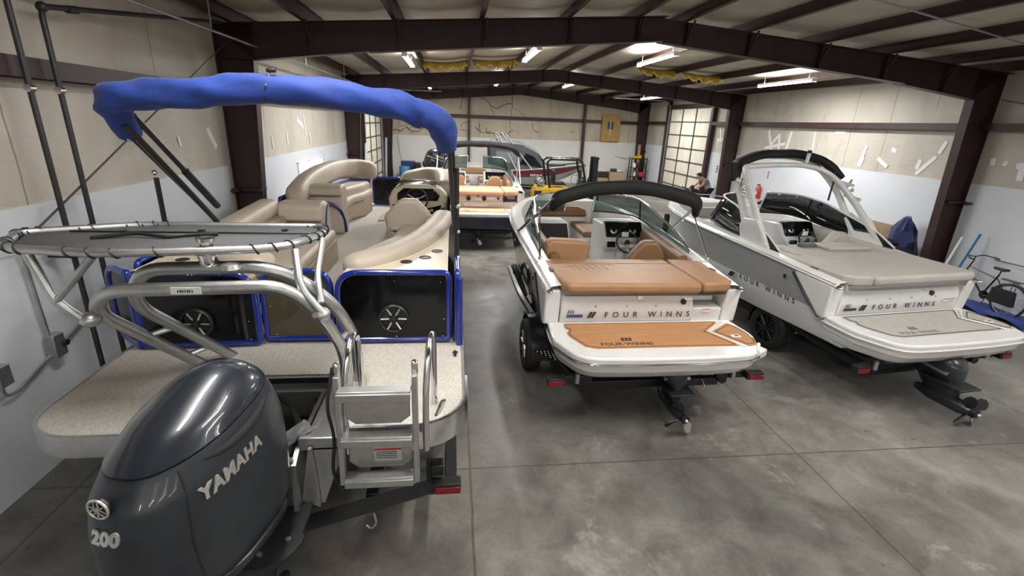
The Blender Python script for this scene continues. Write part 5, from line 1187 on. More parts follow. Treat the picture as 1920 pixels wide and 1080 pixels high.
FC = dict(low=M['navy_gel'], side=M['navy_gel'], rail=M['white_gel'], deck=M['white_gel'], under=M['navy_gel'], liner=M['liner'], mat=M['teak_pale'], mline=M['foam_edge'], logo=M['foam_line'], txt=M['decal'], badge=M['decal'],
          sole=M['liner'], seat=M['cognac'], seat2=M['cognac'], pad=M['teak_pale'], seam=M['cognac_dk'], glass=M['glass_green'], wframe=M['chrome'], glass_h=.40, kind='far', prail=True, niche=True, pz=1.50, pt=.90)
FO_ = (.76, 12.75)
fb = runabout('bowrider_boat', 'navy hulled bow rider with pale teak platform behind the pontoon boat', FO_, 0, FC)
stern_drive(fb, -.1)
FB_ = MB().tube([(1.27, 2.9, 1.66), (1.18, 1.9, 2.50)], .016, 8).build('bimini_frame', M['white_gel'], fb)
for s in (-1, 1):
    MB().tube([(s*1.24, 1.7, 1.62), (s*1.2, 2.1, 2.35)], .014, 8).build('bimini_pole', M['white_gel'], FB_)
MB().tube([(-1.27, 2.9, 1.66), (-1.18, 1.9, 2.50)], .016, 8).build('bimini_pole', M['white_gel'], FB_)
boot_tube(fillet([(-1.15, 1.95, 2.35), (-1.1, 1.85, 2.58), (-.5, 1.85, 2.70), (.5, 1.85, 2.70), (1.02, 1.85, 2.62), (1.20, 1.95, 2.40)], [0, .12, .3, .3, .16, 0], 6), .09, .085, M['black_canvas'], 'canopy_boot', FB_)
boat_trailer('black trailer under the navy bow rider behind the pontoon boat', FO_, 0)
# ------------------------------------------------------------------ red fishing boat across the back of the hall (bow to the right)
RB = empty('fishing_boat', (2.6, 24.1, 0), world=True); tag(RB, 'red and silver fishing boat with grey canvas top, lying crosswise at the back', 'boat')
BX0, BX1, BYC = -.35, 6.55, 24.1
def rrow(u):
    b = 1.22*(1 if u < .5 else max(.03, 1-((u-.5)/.5)**2.4)**.7 if u < 1 else .03); zg = interp([(0, 1.16), (.5, 1.22), (1, 1.52)], u); zk = .42 if u < .6 else .42+.95*((u-.6)/.4)**2.0
    bc = b*lerp(.85, .5, max(0, (u-.5)*2)); zc = zk+lerp(.22, .1, u); zs = lerp(zc, zg, .52)
    h = [(bc, zc), (lerp(bc, b, .7), zs), (b, zg)]
    return [(-y, z) for y, z in h[::-1]]+[(0, zk)]+h
mb = MB(); rows = []
for i in range(31):
    u = min(i/30, .999); x = lerp(BX0, BX1, i/30); rows.append([mb.b.verts.new((x, BYC+y, z)) for y, z in rrow(u)])
for i in range(30):
    for j in range(6):
        mb.mi = 0 if j in (0, 5) else 1; mb.face([rows[i][j], rows[i][j+1], rows[i+1][j+1], rows[i+1][j]])
mb.mi = 0; mb.face(rows[0]); 
RH = mb.build('hull', [M['red_gel'], M['hullgrey']], RB, ang=30)
mb = MB(); rows = []
for i in range(31):
    u = min(i/30, .999); x = lerp(BX0, BX1, i/30); r = rrow(u); b, zg = r[-1]; rows.append([mb.b.verts.new((x, BYC+s*b*k, zg+.01-.25*(k < .8)*(u < .72))) for s, k in ((-1, 1), (-1, .82), (-1, .79), (1, .79), (1, .82), (1, 1))])
for i in range(30):
    for j in range(5): mb.face([rows[i][j], rows[i][j+1], rows[i+1][j+1], rows[i+1][j]])
mb.build('deck', M['hullgrey'], RB, ang=30)
for s in (-1, 1): MB().tube([(lerp(BX0, BX1, min(i/24, .99)), BYC+s*rrow(min(i/24, .99))[-1][0]*1.005, rrow(min(i/24, .99))[-1][1]+.01) for i in range(25)], .028, 6).build('gunwale_rail', M['alu'], RB)
marks('hull_print', M['warn'], RH, (1.0, BYC-1.232, 1.0), (1, 0, 0), (0, 0, 1), 9, .07, .11)
marks('hull_print', M['warn'], RH, (3.9, BYC-1.235, .98), (1, 0, 0), (0, 0, 1), 6, .07, .12)
# canvas enclosure, arch bars and windows
cv = [(1.75, 1.2), (1.70, 2.35), (1.90, 2.52), (3.2, 2.42), (4.0, 2.05), (4.55, 1.28)]
cin = [(1.95, 1.35), (1.95, 2.3), (3.1, 2.25), (3.75, 1.95), (4.2, 1.35)]
TOP = MB().loft([[(x, BYC+s*1.02, z) for x, z in [(1.70, 2.28), (1.9, 2.46), (3.2, 2.36), (4.0, 1.98), (4.5, 1.35)]] if abs(s) == 1 else [(x, BYC, z+.08) for x, z in [(1.70, 2.30), (1.9, 2.50), (3.2, 2.40), (4.0, 2.02), (4.55, 1.38)]] for s in (-1, 0, 1)], closed=False, cap=False).build('canvas_top', M['canvas_grey'], RB, solid=.02, ang=60)
for s in (-1, 1):
    y = BYC+s*1.04
    MB().prism([(1.78, 1.2), (4.45, 1.25), (3.95, 2.0), (3.2, 2.34), (1.9, 2.44), (1.70, 2.26)], y-.006, y+.006, 'xz').build('canvas_side', M['canvas_grey'], TOP)
    MB().prism([(1.95, 1.55), (2.95, 1.52), (3.05, 2.02), (2.0, 2.06)], y-.009*1-.004, y+.013, 'xz').build('clear_window', M['warn'] if False else M['glass_clear'], TOP)
    MB().prism([(3.1, 1.5), (4.2, 1.36), (3.8, 1.84), (3.4, 2.0)], y-.013, y+.013, 'xz').build('clear_window', M['glass_dark'], TOP)
    MB().tube([(3.1, y-.012, 1.5), (3.4, y-.012, 2.0), (3.8, y-.012, 1.84)], .02, 6).build('window_bar', M['black'], TOP)
for yy in (BYC-.90, BYC+.90):
    for x0, x1 in ((2.05, 2.95), (2.40, 3.70)): MB().tube([(x0, yy, 2.84), (x1, yy+(-.22 if yy < BYC else .22), 1.26)], .035, 8).build('arch_bar', M['alu'], RB)
MB().tube([(2.05, BYC-.9, 2.84), (2.05, BYC+.9, 2.84)], .035, 8).build('arch_bar', M['alu'], RB)
MB().tube([(1.72, BYC-1.0, 1.2), (1.72, BYC-1.0, 2.3)], .05, 6).build('canvas_pole', M['black'], RB)
MB().box((.6, BYC, 1.28), (1.4, 1.6, .10)).build('stern_cover', M['red_gel'], RB, bev=.02)
MB().tube(fillet([(.25, BYC-.6, 1.32), (.45, BYC-.6, 1.48), (.9, BYC-.6, 1.46), (1.2, BYC-.6, 1.36)], .1), .025, 6).build('grab_rail', M['black'], RB)
MB().box((.85, BYC-.5, 1.42), (.12, .12, .2)).build('rod_holder', M['red_gel'], RB)
MB().tube([(4.6, BYC-.55, 1.36), (5.4, BYC-.4, 1.5), (6.3, BYC-.1, 1.58)], .03, 6).build('trolling_motor', M['black'], RB); MB().box((5.0, BYC-.3, 1.45), (.9, .2, .10)).build('trolling_mount', M['black'], RB, bev=.02)
# its outboard, tilted up
MT2 = MX.Translation((-.66, BYC-.3, .56)) @ MX.Rotation(D2R(-90), 4, 'Z') @ MX.Rotation(D2R(-24), 4, 'X') @ MX.Translation((0, .0, -.65))
om2 = MB().loft([[(x, y-.36, z) for x, y in ell(a, b, 18, 2.6)] for z, a, b in ((1.06, .2, .30), (.9, .16, .24), (.6, .09, .18), (.3, .07, .2))]).build('outboard_motor', M['cowl_low'], RB, xf=MT2)
cowl_mesh(.95).build('cowling', M['cowl'], om2, xf=MT2, ang=60)
m2 = MT2.to_3x3()
text('lettering', 'YAMAHA', .13, M['silver_txt'], om2, MT2 @ V((.29, -.48, 1.66)), m2 @ V((0, 1, .0)), m2 @ V((0, 0, 1)), .003, .15, 1.05, .003)
marks('cowling_print', M['silver_txt'], om2, MT2 @ V((.29, -.6, 1.40)), m2 @ V((0, 1, .0)), m2 @ V((0, 0, 1)), 3, .05, .06)
MB().tube([MT2 @ V((.285, -.1, 1.60)), MT2 @ V((.29, -.95, 1.50))], .012, 6).build('cowling_stripe', M['silver_txt'], om2)
for k in range(2): MB().tube([(-.15+k*.12, BYC-.9, 1.05), (.05+k*.12, BYC-.9, 1.85)], .018, 6).build('rod_rail', M['alu'], RB)
TR2 = empty('boat_trailer', (2.6, 24.1, 0), world=True); tag(TR2, 'trailer under the red fishing boat at the back', 'trailer')
for s in (-1, 1):
    MB().box((2.6, BYC+s*.7, .36), (6.4, .08, .12)).build('frame_rail', M['black_metal'], TR2, flat=True)
    for x in (1.5, 2.4): MB().cyl((x, BYC+s*.95-.1, .33), (x, BYC+s*.95+.1, .33), .33, n=24).build('wheel', M['rubber'], TR2, bev=.03)
MB().box((6.9, BYC, .36), (1.6, .1, .12)).build('tongue', M['black_metal'], TR2, flat=True)
MB().tube([(6.6, BYC, .4), (6.75, BYC, 1.2), (6.6, BYC-.05, 1.35)], .04, 6).build('winch_post', M['warn'], TR2); MB().cyl((7.3, BYC, .45), (7.3, BYC, .0), .035, n=8).build('tongue_jack', M['galv'], TR2)

# ------------------------------------------------------------------ forklift
FK = empty('forklift', (4.3, 19.2, 0), world=True); tag(FK, 'yellow forklift with black guard and a gas bottle, behind the middle boat', 'forklift')
bd = MB().prism([(3.25, .28), (5.35, .28), (5.35, .72), (4.75, .80), (4.55, .98), (3.9, .98), (3.35, 1.0), (3.22, .75)], 18.72, 19.72, 'xz').build('forklift_body', M['yellow'], FK, bev=.06, seg=3)
MB().prism([(3.18, .32), (3.75, .32), (3.75, 1.02), (3.30, 1.02), (3.16, .8)], 18.66, 19.78, 'xz').build('counterweight', M['yellow'], FK, bev=.10, seg=4)
MB().box((3.28, 18.655, .62), (.28, .02, .50)).build('counterweight_grille', M['black'], FK, bev=.01)
for x in (3.75, 5.3):
    for y in (18.7, 19.74): MB().lathe([(.0, -.1), (.2, -.1), (.30, -.09), (.31, -.05), (.31, .05), (.30, .09), (.2, .1), (0, .1)], (x, y, .31), 'y', 24).build('wheel', M['rubber'], FK)
MB().box((4.15, 19.22, 1.12), (.48, .5, .14)).box((3.95, 19.22, 1.38), (.12, .5, .5)).build('forklift_seat', M['black'], FK, bev=.04)
MB().prism([(4.95, .8), (5.3, .75), (5.25, 1.25), (5.05, 1.3)], 18.9, 19.55, 'xz').build('dash_panel', M['black'], FK, bev=.03)
for yy in (18.78, 19.66):
    MB().tube(fillet([(3.75, yy, .98), (3.60, yy, 1.98), (3.75, yy, 2.06), (4.95, yy, 2.06), (5.28, yy, .8)], [0, .1, .06, .1, 0]), .045, 6).build('guard_post', M['black_metal'], FK, ang=60)
for i in range(7): MB().box((3.75+.2*i, 19.22, 2.08), (.05, .92, .04)).build('guard_bar', M['black_metal'], FK, flat=True)
for yy in (18.95, 19.12, 19.38, 19.52): MB().box((5.58, yy, 1.12), (.16, .07, 2.1)).build('mast_rail', M['black_metal'], FK, flat=True)
for z in (.35, 1.15, 2.12): MB().box((5.60, 19.22, z), (.14, .66, .10)).build('mast_crossbar', M['black_metal'], FK, flat=True)
MB().box((5.62, 19.22, 1.55), (.10, .36, .9)).build('lift_cylinder', M['black'], FK, flat=True)
MB().prism([(5.75, .12), (6.6, .08), (6.6, .11), (5.8, .16), (5.8, .7), (5.75, .7)], 18.9, 19.02, 'xz').build('fork', M['black_metal'], FK); MB().prism([(5.75, .12), (6.6, .08), (6.6, .11), (5.8, .16), (5.8, .7), (5.75, .7)], 19.42, 19.54, 'xz').build('fork', M['black_metal'], FK)
gb = MB().lathe([(0, -.36), (.11, -.34), (.155, -.27), (.16, -.1), (.16, .22), (.12, .31), (.05, .34), (.05, .37), (0, .37)], (3.40, 19.1, 1.20), 'y', 20).build('gas_bottle', M['galv'], FK)
MB().tube([(3.40+.13*math.cos(a), 18.74, 1.20+.13*math.sin(a)) for a in [2*PI*i/16 for i in range(16)]], .02, 6, closed=True).build('bottle_collar', M['galv'], gb)
for yy in (18.95, 19.28): MB().tube([(3.40+.17*math.cos(a), yy, 1.20+.17*math.sin(a)) for a in [2*PI*i/20 for i in range(20)]], .012, 5, closed=True).build('bottle_strap', M['black'], gb)

# ------------------------------------------------------------------ black car beside the right wall
CAR = empty('parked_car', (9.55, 12.35, 0), D2R(3)); tag(CAR, 'glossy black car parked between the rightmost boat and the wall', 'car')
side = [(-2.35, .35), (-2.4, .62), (-2.36, .95), (-2.2, 1.06), (-1.75, 1.10), (-1.15, 1.42), (-.6, 1.56), (.1, 1.60), (.7, 1.50), (1.35, 1.12), (2.1, .98), (2.4, .80), (2.45, .45), (2.35, .3)]
secs = []
for x, k in ((-.93, .0), (-.90, .25), (-.84, .6), (-.72, .88), (-.5, .985), (0, 1.0), (.5, .985), (.72, .88), (.84, .6), (.90, .25), (.93, 0)):
    secs.append([(x, y*(.985+.015*k), (.30+(z-.30)*1.0) if z <= .95 else .95+(z-.95)*k) for y, z in side])
body = MB().loft(secs).build('car_body', M['carpaint'], CAR, ang=45)
win = [(-1.62, 1.10), (-1.08, 1.37), (-.55, 1.49), (.1, 1.52), (.62, 1.43), (1.15, 1.12)]
for s in (-1, 1):
    MB().loft([[(s*.895, y, z) for y, z in [(-1.5, 1.02)]+[(1.1, 1.02)]], [(s*.72, y, z) for y, z in [(-1.0, 1.36), (.62, 1.40)]]], closed=False, cap=False).build('side_glass', M['carglass'], CAR, solid=.01)
MB().loft([[(x, -1.80, 1.12) for x in (-.72, 0, .72)], [(x, -1.1, 1.47) for x in (-.58, 0, .58)]], closed=False, cap=False).build('rear_glass', M['carglass'], CAR, solid=.01)
MB().loft([[(x, 1.38, 1.14) for x in (-.74, 0, .74)], [(x, .72, 1.52) for x in (-.6, 0, .6)]], closed=False, cap=False).build('windscreen', M['carglass'], CAR, solid=.01)
MB().prism([(-.75, 1.56), (-.55, 1.57), (-.72, 1.68)], -.02, .02, 'yz').build('roof_antenna', M['black'], CAR, bev=.008)
for y in (-1.5, 1.5):
    for s in (-1, 1): MB().lathe([(0, -.1), (.22, -.11), (.33, -.1), (.34, 0), (.33, .1), (.22, .11), (0, .1)], (s*.84, y, .34), 'x', 24).build('wheel', M['rubber'], CAR)
for s in (-1, 1): MB().box((s*.66, -2.37, .86), (.36, .06, .10)).build('rear_lamp', M['redlens'], CAR, bev=.02)

# ------------------------------------------------------------------ bicycle against the right wall
BK = empty('bicycle', (10.98, 8.25, 0), world=True); tag(BK, 'black city bicycle with full mudguards leaning by the right wall', 'bicycle')
def bwheel(y, nm):
    c = V((10.98, y, .34)); W = MB().tube([c+V((0, .325*math.cos(a), .325*math.sin(a))) for a in [2*PI*i/36 for i in range(36)]], .018, 8, closed=True).build(nm, M['rubber'], BK)
    MB().tube([c+V((0, .30*math.cos(a), .30*math.sin(a))) for a in [2*PI*i/36 for i in range(36)]], .009, 6, closed=True).build('rim', M['alu_dull'], W)
    for i in range(14):
        a = 2*PI*i/14; MB().tube([c, c+V((0, .30*math.cos(a), .30*math.sin(a)))], .0022, 4).build('spoke', M['alu_dull'], W)
    MB().cyl(c-V((.05, 0, 0)), c+V((.05, 0, 0)), .02, n=10).build('hub', M['alu_dull'], W)
    mb = MB(); pr = [(-.03, 0), (.03, 0), (.026, .012), (-.026, .012)]; secs = []
    for i in range(13):
        a = lerp(-.15, PI*.9, i/12); d = V((0, math.cos(a), math.sin(a))); secs.append([c+d*(.355+h)+V((x, 0, 0)) for x, h in pr])
    mb.loft(secs).build('mudguard', M['black_metal'], BK)
    return W
bwheel(7.80, 'rear_wheel'); bwheel(8.88, 'front_wheel')
X_ = 10.98
for a, b, r in (((8.30, .30), (8.12, .78), .016), ((8.30, .30), (8.72, .72), .018), ((8.14, .70), (8.70, .80), .014), ((7.80, .34), (8.30, .30), .011), ((7.80, .34), (8.13, .72), .010), ((8.88, .34), (8.68, .92), .014), ((8.12, .78), (8.10, .88), .012), ((8.68, .92), (8.66, 1.02), .012)):
    MB().tube([(X_, a[0], a[1]), (X_, b[0], b[1])], r, 8).build('frame_tube', M['black_metal'], BK)
MB().tube(fillet([(X_-.30, 8.50, 1.03), (X_-.2, 8.68, 1.06), (X_, 8.68, 1.02), (X_+.2, 8.68, 1.06), (X_+.30, 8.50, 1.03)], .08), .012, 8).build('handlebar', M['black_metal'], BK)
for s in (-1, 1): MB().cyl((X_+s*.30, 8.54, 1.035), (X_+s*.30, 8.44, 1.025), .018, n=8).build('grip', M['black'], BK)
MB().prism([(-.02, 8.26), (.02, 8.26), (.05, 8.10), (.08, 8.0), (-.08, 8.0), (-.05, 8.10)], .88, .935).build('saddle', M['black'], BK, bev=.02, xf=MX.Translation((X_, 0, 0)))
MB().cyl((X_+.04, 8.30, .30), (X_+.055, 8.30, .30), .09, n=20).build('chainring', M['black_metal'], BK)
MB().box((X_, 7.85, .74), (.12, .34, .015)).build('luggage_rack', M['black_metal'], BK); 
for s in (-.05, .05): MB().tube([(X_+s, 7.80, .36), (X_+s, 7.78, .73)], .006, 6).build('rack_strut', M['black_metal'], BK)
MB().prism([(7.62, .26), (8.10, .26), (8.08, .56), (7.66, .56)], X_-.13, X_-.05, 'yz').build('pannier_bag', M['cloth_black'], BK, bev=.02)
MB().tube([(X_, 8.22, .28), (X_-.16, 8.15, .01)], .008, 6).build('kickstand', M['black_metal'], BK)
MB().box((X_, 7.44, .66), (.04, .02, .05)).build('reflector', M['warn'], BK)
tag(MB().grid(10, 6, lambda a, b: (10.55+.7*b, 7.1+1.5*a, .03+.10*abs(math.sin(a*6+b*4))*abs(math.sin(b*5+1)))).build('tarp', M['blue_canvas'], solid=.01, ang=70), 'crumpled blue tarp on the floor under the bicycle', 'tarp')
# bundle of dark blue tarp, boards and poles by the right column
tag(MB().loft([[(10.98+a*math.cos(2*PI*j/18)*.34*rnd.uniform(.7, 1.25), 10.46+a*math.sin(2*PI*j/18)*.5*rnd.uniform(.7, 1.25), z+rnd.uniform(-.04, .05)*(z > 0)) for j in range(18)] for z, a in ((0, 1), (.2, 1.05), (.4, 1), (.6, .95), (.8, .85), (1.0, .72), (1.2, .58), (1.38, .42), (1.52, .15))]).build('tarp_bundle', mk_canvas('navy_canvas', (.02, .03, .13), (.012, .018, .08)), ang=25), 'heap of dark blue folded tarpaulin beside the right steel column', 'tarp')
tag(MB().box((11.34, 11.75, .62), (.05, 1.5, 1.15)).build('timber_board', M['wood'], bev=.01), 'bare timber board leaning on the right wall behind the tarp heap', 'board')
for k, (y, nm, mt) in enumerate(((9.16, 'white pole leaning at the foot of the right steel column, nearest', M['white_paint']), (9.02, 'blue pole leaning on the right wall behind the white pole', M['blue_plastic']))):
    o = MB().tube([(10.72+.18*k, y, .03), (11.0+.25*k, y-.08, 1.35+.1*k)], .022, 8).build('leaning_pole', mt); tag(o, nm, 'pole')
# person bending over a black engine by the right overhead door
PS = empty('person', (11.0, 20.25, 0), world=True); tag(PS, 'person in grey t-shirt, black cap and black trousers bending over a machine', 'person')
def skin_body(nm, verts, edges, radii, mat, parent, root=0, sub=2):
    me = bpy.data.meshes.new(nm); off = OFF.get(parent.name, V()); me.from_pydata([V(v)-off for v in verts], edges, []); me.materials.append(mat)
    o = bpy.data.objects.new(nm, me); COL.objects.link(o); o.parent = parent; OFF[o.name] = off
    m = o.modifiers.new('skin', 'SKIN'); me.skin_vertices[0].data[root].use_root = True
    for sv, r in zip(me.skin_vertices[0].data, radii): sv.radius = (r, r)
    s = o.modifiers.new('sub', 'SUBSURF'); s.levels = sub; s.render_levels = sub; m.use_smooth_shade = True; return o
px, py = 11.10, 20.25
J = [(px, py, .92), (px-.10, py, 1.12), (px-.26, py, 1.30), (px-.36, py, 1.38), (px-.46, py, 1.42),        # pelvis, waist, chest, neck, head base
     (px-.28, py-.19, 1.30), (px-.46, py-.24, 1.06), (px-.66, py-.16, .96), (px-.28, py+.19, 1.30), (px-.46, py+.24, 1.06), (px-.66, py+.16, .96),
     (px+.02, py-.11, .86), (px-.05, py-.12, .47), (px+.04, py-.12, .08), (px-.08, py-.13, .05), (px+.02, py+.11, .86), (px-.05, py+.12, .47), (px+.04, py+.12, .08), (px-.08, py+.13, .05)]
E_ = [(0, 1), (1, 2), (2, 3), (3, 4), (2, 5), (5, 6), (6, 7), (2, 8), (8, 9), (9, 10), (0, 11), (11, 12), (12, 13), (13, 14), (0, 15), (15, 16), (16, 17), (17, 18)]
RD = [.14, .135, .15, .06, .06, .075, .05, .035, .075, .05, .035, .09, .065, .045, .04, .09, .065, .045, .04]
bod = skin_body('body', J, E_, RD, M['skin'], PS)
skin_body('t_shirt', [J[0], J[1], J[2], V(J[3])+V((.05, 0, -.04)), J[5], V(J[5]).lerp(V(J[6]), .55), J[8], V(J[8]).lerp(V(J[9]), .55)], [(0, 1), (1, 2), (2, 3), (2, 4), (4, 5), (2, 6), (6, 7)], [.155, .15, .165, .085, .092, .08, .092, .08], M['tshirt'], bod)
skin_body('trousers', [V(J[0])+V((0, 0, .02)), J[11], J[12], V(J[13])+V((0, 0, .02)), J[15], J[16], V(J[17])+V((0, 0, .02))], [(0, 1), (1, 2), (2, 3), (0, 4), (4, 5), (5, 6)], [.16, .105, .08, .07, .105, .08, .07], M['cloth_black'], bod)
hd = MB().ball((px-.52, py, 1.46), .10, (1.05, .85, 1.15), 16).build('head', M['skin'], bod); MB().ball((px-.615, py, 1.42), .022, (1, .7, .9)).build('nose', M['skin'], hd)
MB().ball((px-.505, py, 1.50), .107, (1.05, .92, .95), 16).box((px-.61, py, 1.515), (.12, .15, .012), ry=.35).build('cap', M['cloth_black'], bod)
for s in (-1, 1):
    MB().ball((px-.50, py+s*.088, 1.45), .022, (.8, .5, 1.3)).build('ear', M['skin'], hd)
    for k in range(4): MB().tube([(px-.66, py+s*.16+(k-1.5)*.018, .955), (px-.70, py+s*.15+(k-1.5)*.019, .94), (px-.715, py+s*.15+(k-1.5)*.019, .91)], [.009, .009, .007], 6).build('finger', M['skin'], bod)
    MB().tube([(px-.655, py+s*.13, .95), (px-.69, py+s*.105, .94)], .010, 6).build('thumb', M['skin'], bod)
EN = MB().prism([(10.10, .12), (10.62, .12), (10.66, .75), (10.5, .92), (10.2, .92), (10.08, .7)], 20.0, 20.55, 'xz').build('engine', M['black'], bev=.04, seg=3); tag(EN, 'black engine with red fittings being worked on near the right overhead door', 'engine')
for p_, r in (((10.25, 19.95, .62), .09), ((10.45, 19.95, .5), .07), ((10.35, 20.25, .96), .1)): MB().ball(p_, r).build('engine_cover', M['black_metal'], EN)
MB().tube(fillet([(10.15, 19.95, .75), (10.0, 19.95, .9), (9.8, 20.05, 1.02)], .1), .02, 6).build('engine_arm', M['black'], EN); MB().box((10.4, 19.97, .78), (.1, .06, .06)).build('red_fitting', M['red_plastic'], EN)
MB().box((10.36, 20.27, .06), (.6, .55, .12)).build('engine_stand', M['black_metal'], EN)
# right wall: extinguisher and stickers
FE = MB().lathe([(0, 0), (.075, 0), (.08, .03), (.08, .36), (.05, .43), (.02, .45), (.02, .48), (0, .48)], (11.322, 17.0, 1.0), n=18).build('fire_extinguisher', M['red_plastic']); tag(FE, 'red fire extinguisher hung on the right wall behind the tower boat', 'fire extinguisher')
MB().box((11.28, 17.0, 1.50), (.10, .03, .04)).build('extinguisher_valve', M['black'], FE); MB().box((11.22, 17.0, 1.2), (.012, .09, .12)).build('extinguisher_label', M['warn'], FE, flat=True); MB().tube([(11.28, 17.04, 1.5), (11.25, 17.10, 1.35), (11.28, 17.09, 1.15)], .012, 6).build('extinguisher_hose', M['black'], FE)
def sign(x, y, z, sgn, label):
    s_ = MB().box((x, y, z), (.006, .10, .30)).build('wall_sign', M['warn'], flat=True); tag(s_, label, 'sign')
    for k in range(5): MB().box((x-sgn*.004, y, z+.12-.055*k), (.004, .085, .032)).build('sign_band', M['red_plastic'], s_, flat=True)
    return s_
sign(XR-.020, 16.75, 1.88, 1, 'narrow red and white sign high on the right wall above the fire extinguisher')
sign(XL+.020, 10.35, 1.88, -1, 'narrow red and white sign on the left wall beside the steel column')
text('wall_marking', '3', .42, M['decal'], None, (XR-.022, 20.35, 1.62), (0, -1, 0), (0, 0, 1), .0, 0, 1, .001); tag(bpy.data.objects['wall_marking'], 'handwritten dark mark on the white panel right of the overhead door', 'wall marking')
# plywood board on the back wall
PW = MB().box((9.23, YB-.22, 3.25), (1.08, .025, 1.5)).build('plywood_board', M['ply'], bev=.004); tag(PW, 'strand board panel fixed high on the back wall', 'board')
MB().box((9.2, YB-.235, 3.38), (.36, .006, .42)).build('board_stain', simple('grey_stain', (.10, .09, .075), .9, var=.3, vs=9), PW, flat=True); MB().box((9.2, YB-.24, 3.28), (.035, .006, .8)).build('drip_mark', M['warn'], PW, flat=True)
# storage rack with small goods
RK_ = empty('storage_rack', (10.75, 27.9, 0), world=True); tag(RK_, 'black wire storage rack by the right overhead door', 'shelf')
for x in (10.25, 11.15):
    for y in (27.7, 28.1): MB().box((x, y, .85), (.05, .05, 1.7)).build('rack_post', M['black_metal'], RK_, flat=True)
for z in (.15, .62, 1.12, 1.62): MB().box((10.7, 27.9, z), (.95, .46, .035)).build('rack_shelf', M['black_metal'], RK_, flat=True)
MB().tube([(10.2, 27.7, 1.6), (9.2, 27.75, 1.72)], .02, 6).build('rack_arm', M['galv'], RK_); MB().tube([(10.2, 27.75, 1.5), (9.4, 27.8, 1.70)], .015, 6).build('rack_arm', M['galv'], RK_)
def good(nm, mb, mat, label, cat, grp=None, bev=.01): o = mb.build(nm, mat, bev=bev); tag(o, label, cat, grp); return o
dr = good('power_drill', MB().box((10.55, 27.85, 1.72), (.32, .12, .12)).box((10.45, 27.85, 1.69), (.08, .1, .1)).box((10.75, 27.85, 1.74), (.16, .14, .16)), M['yellow'], 'yellow power tool lying on top of the storage rack', 'power tool')
good('oil_jug', MB().box((10.45, 27.85, 1.25), (.16, .2, .24)).cyl((10.45, 27.85, 1.35), (10.45, 27.85, 1.41), .04), M['white_paint'], 'white jug on the upper shelf of the storage rack', 'jug')
good('paint_can', MB().cyl((10.75, 27.85, 1.135), (10.75, 27.85, 1.38), .1), M['black'], 'dark can on the upper shelf of the storage rack', 'can')
good('red_jug', MB().box((10.95, 27.85, .76), (.2, .22, .26)), M['red_plastic'], 'red jug on the middle shelf of the storage rack', 'jug')
good('spray_bottle', MB().cyl((10.55, 27.85, .64), (10.55, 27.85, .86), .06).cyl((10.55, 27.85, .86), (10.55, 27.85, .95), .02), M['white_paint'], 'white bottle on the middle shelf of the storage rack', 'bottle')
good('plastic_tub', MB().box((10.5, 27.85, .28), (.4, .3, .22)), M['white_paint'], 'white tub on the bottom shelf of the storage rack', 'tub')
good('black_case', MB().box((10.95, 27.85, .27), (.34, .3, .2)), M['black'], 'black case on the bottom shelf of the storage rack', 'case')
good('leaning_board', MB().box((10.95, 28.55, 1.2), (.16, .05, 2.4), rx=-.06), M['wood'], 'pale timber board standing behind the storage rack', 'board')
# boxes, tote
good('cardboard_box', MB().box((9.55, 28.2, .42), (.95, .7, .84)), M['cardboard'], 'large grey-brown cardboard box beside the storage rack', 'box')
good('flap_box', MB().box((8.72, 28.2, .24), (.6, .5, .48)), M['cardboard'], 'small brown cardboard box carrying the black crate', 'box')
good('black_crate', MB().box((8.72, 28.2, .65), (.52, .42, .33)), M['black'], 'black crate standing on the small cardboard box', 'crate')
good('navy_cap', MB().box((9.35, 28.1, .93), (.34, .3, .17)), M['navy_plastic'], 'navy case on top of the large cardboard box', 'case', bev=.04)
good('crumpled_paper', MB().ball((9.65, 28.0, .90), .12, (1.3, 1, .5), 8), M['warn'], 'crumpled white paper on the large cardboard box', 'paper')
good('black_tote', MB().prism(rect(7.55, 8.25, 27.9, 28.4), 0, .46, top=rect(7.5, 8.3, 27.85, 28.45)), M['black'], 'black plastic tote on the floor left of the boxes', 'tote', bev=.02)
good('rag', MB().ball((7.95, 27.8, .48), .10, (1.2, 1, .6), 8), M['warn'], 'white rag on the rim of the black tote', 'rag')
good('hose_coil', MB().tube([(7.1+.3*math.cos(a), 28.0+.1*math.sin(a)*.6, .32+.28*math.sin(a)) for a in [i*.5 for i in range(40)]], .018, 6), simple('green_hose', (.25, .36, .10), .5, var=.1), 'pale green hose coil on the floor left of the black tote', 'hose', bev=0)
# left rear corner: drum, motors, cans
DR = good('plastic_drum', MB().lathe([(0, 0), (.27, 0), (.29, .03), (.29, .25), (.30, .28), (.29, .31), (.29, .58), (.30, .61), (.29, .64), (.29, .86), (.27, .9), (0, .9)], (-2.55, 27.0, 0), n=24), M['blue_plastic'], 'blue plastic drum in the far left corner', 'drum', bev=0)
good('blue_tub', MB().box((-2.45, 28.0, .55), (.75, .5, 1.1)), M['navy_plastic'], 'dark blue bin behind the blue drum', 'bin', bev=.02)
good('blue_jug', MB().lathe([(0, 0), (.17, 0), (.17, .42), (.1, .5), (.06, .52), (.06, .56), (0, .56)], (-1.0, 27.3, .0), n=16), M['blue_plastic'], 'blue jug on the floor between the red cans', 'jug', bev=0)
good('fuel_can', MB().box((-1.5, 27.2, .23), (.36, .26, .46)).cyl((-1.5, 27.2, .46), (-1.42, 27.2, .58), .03), M['red_plastic'], 'red fuel can left of the blue jug', 'fuel can', bev=.04)
good('fuel_tank', MB().ball((-.40, 27.0, .36), .30, (1.1, .8, .9)), M['red_plastic'], 'rounded red fuel tank right of the blue jug', 'fuel tank', bev=0)
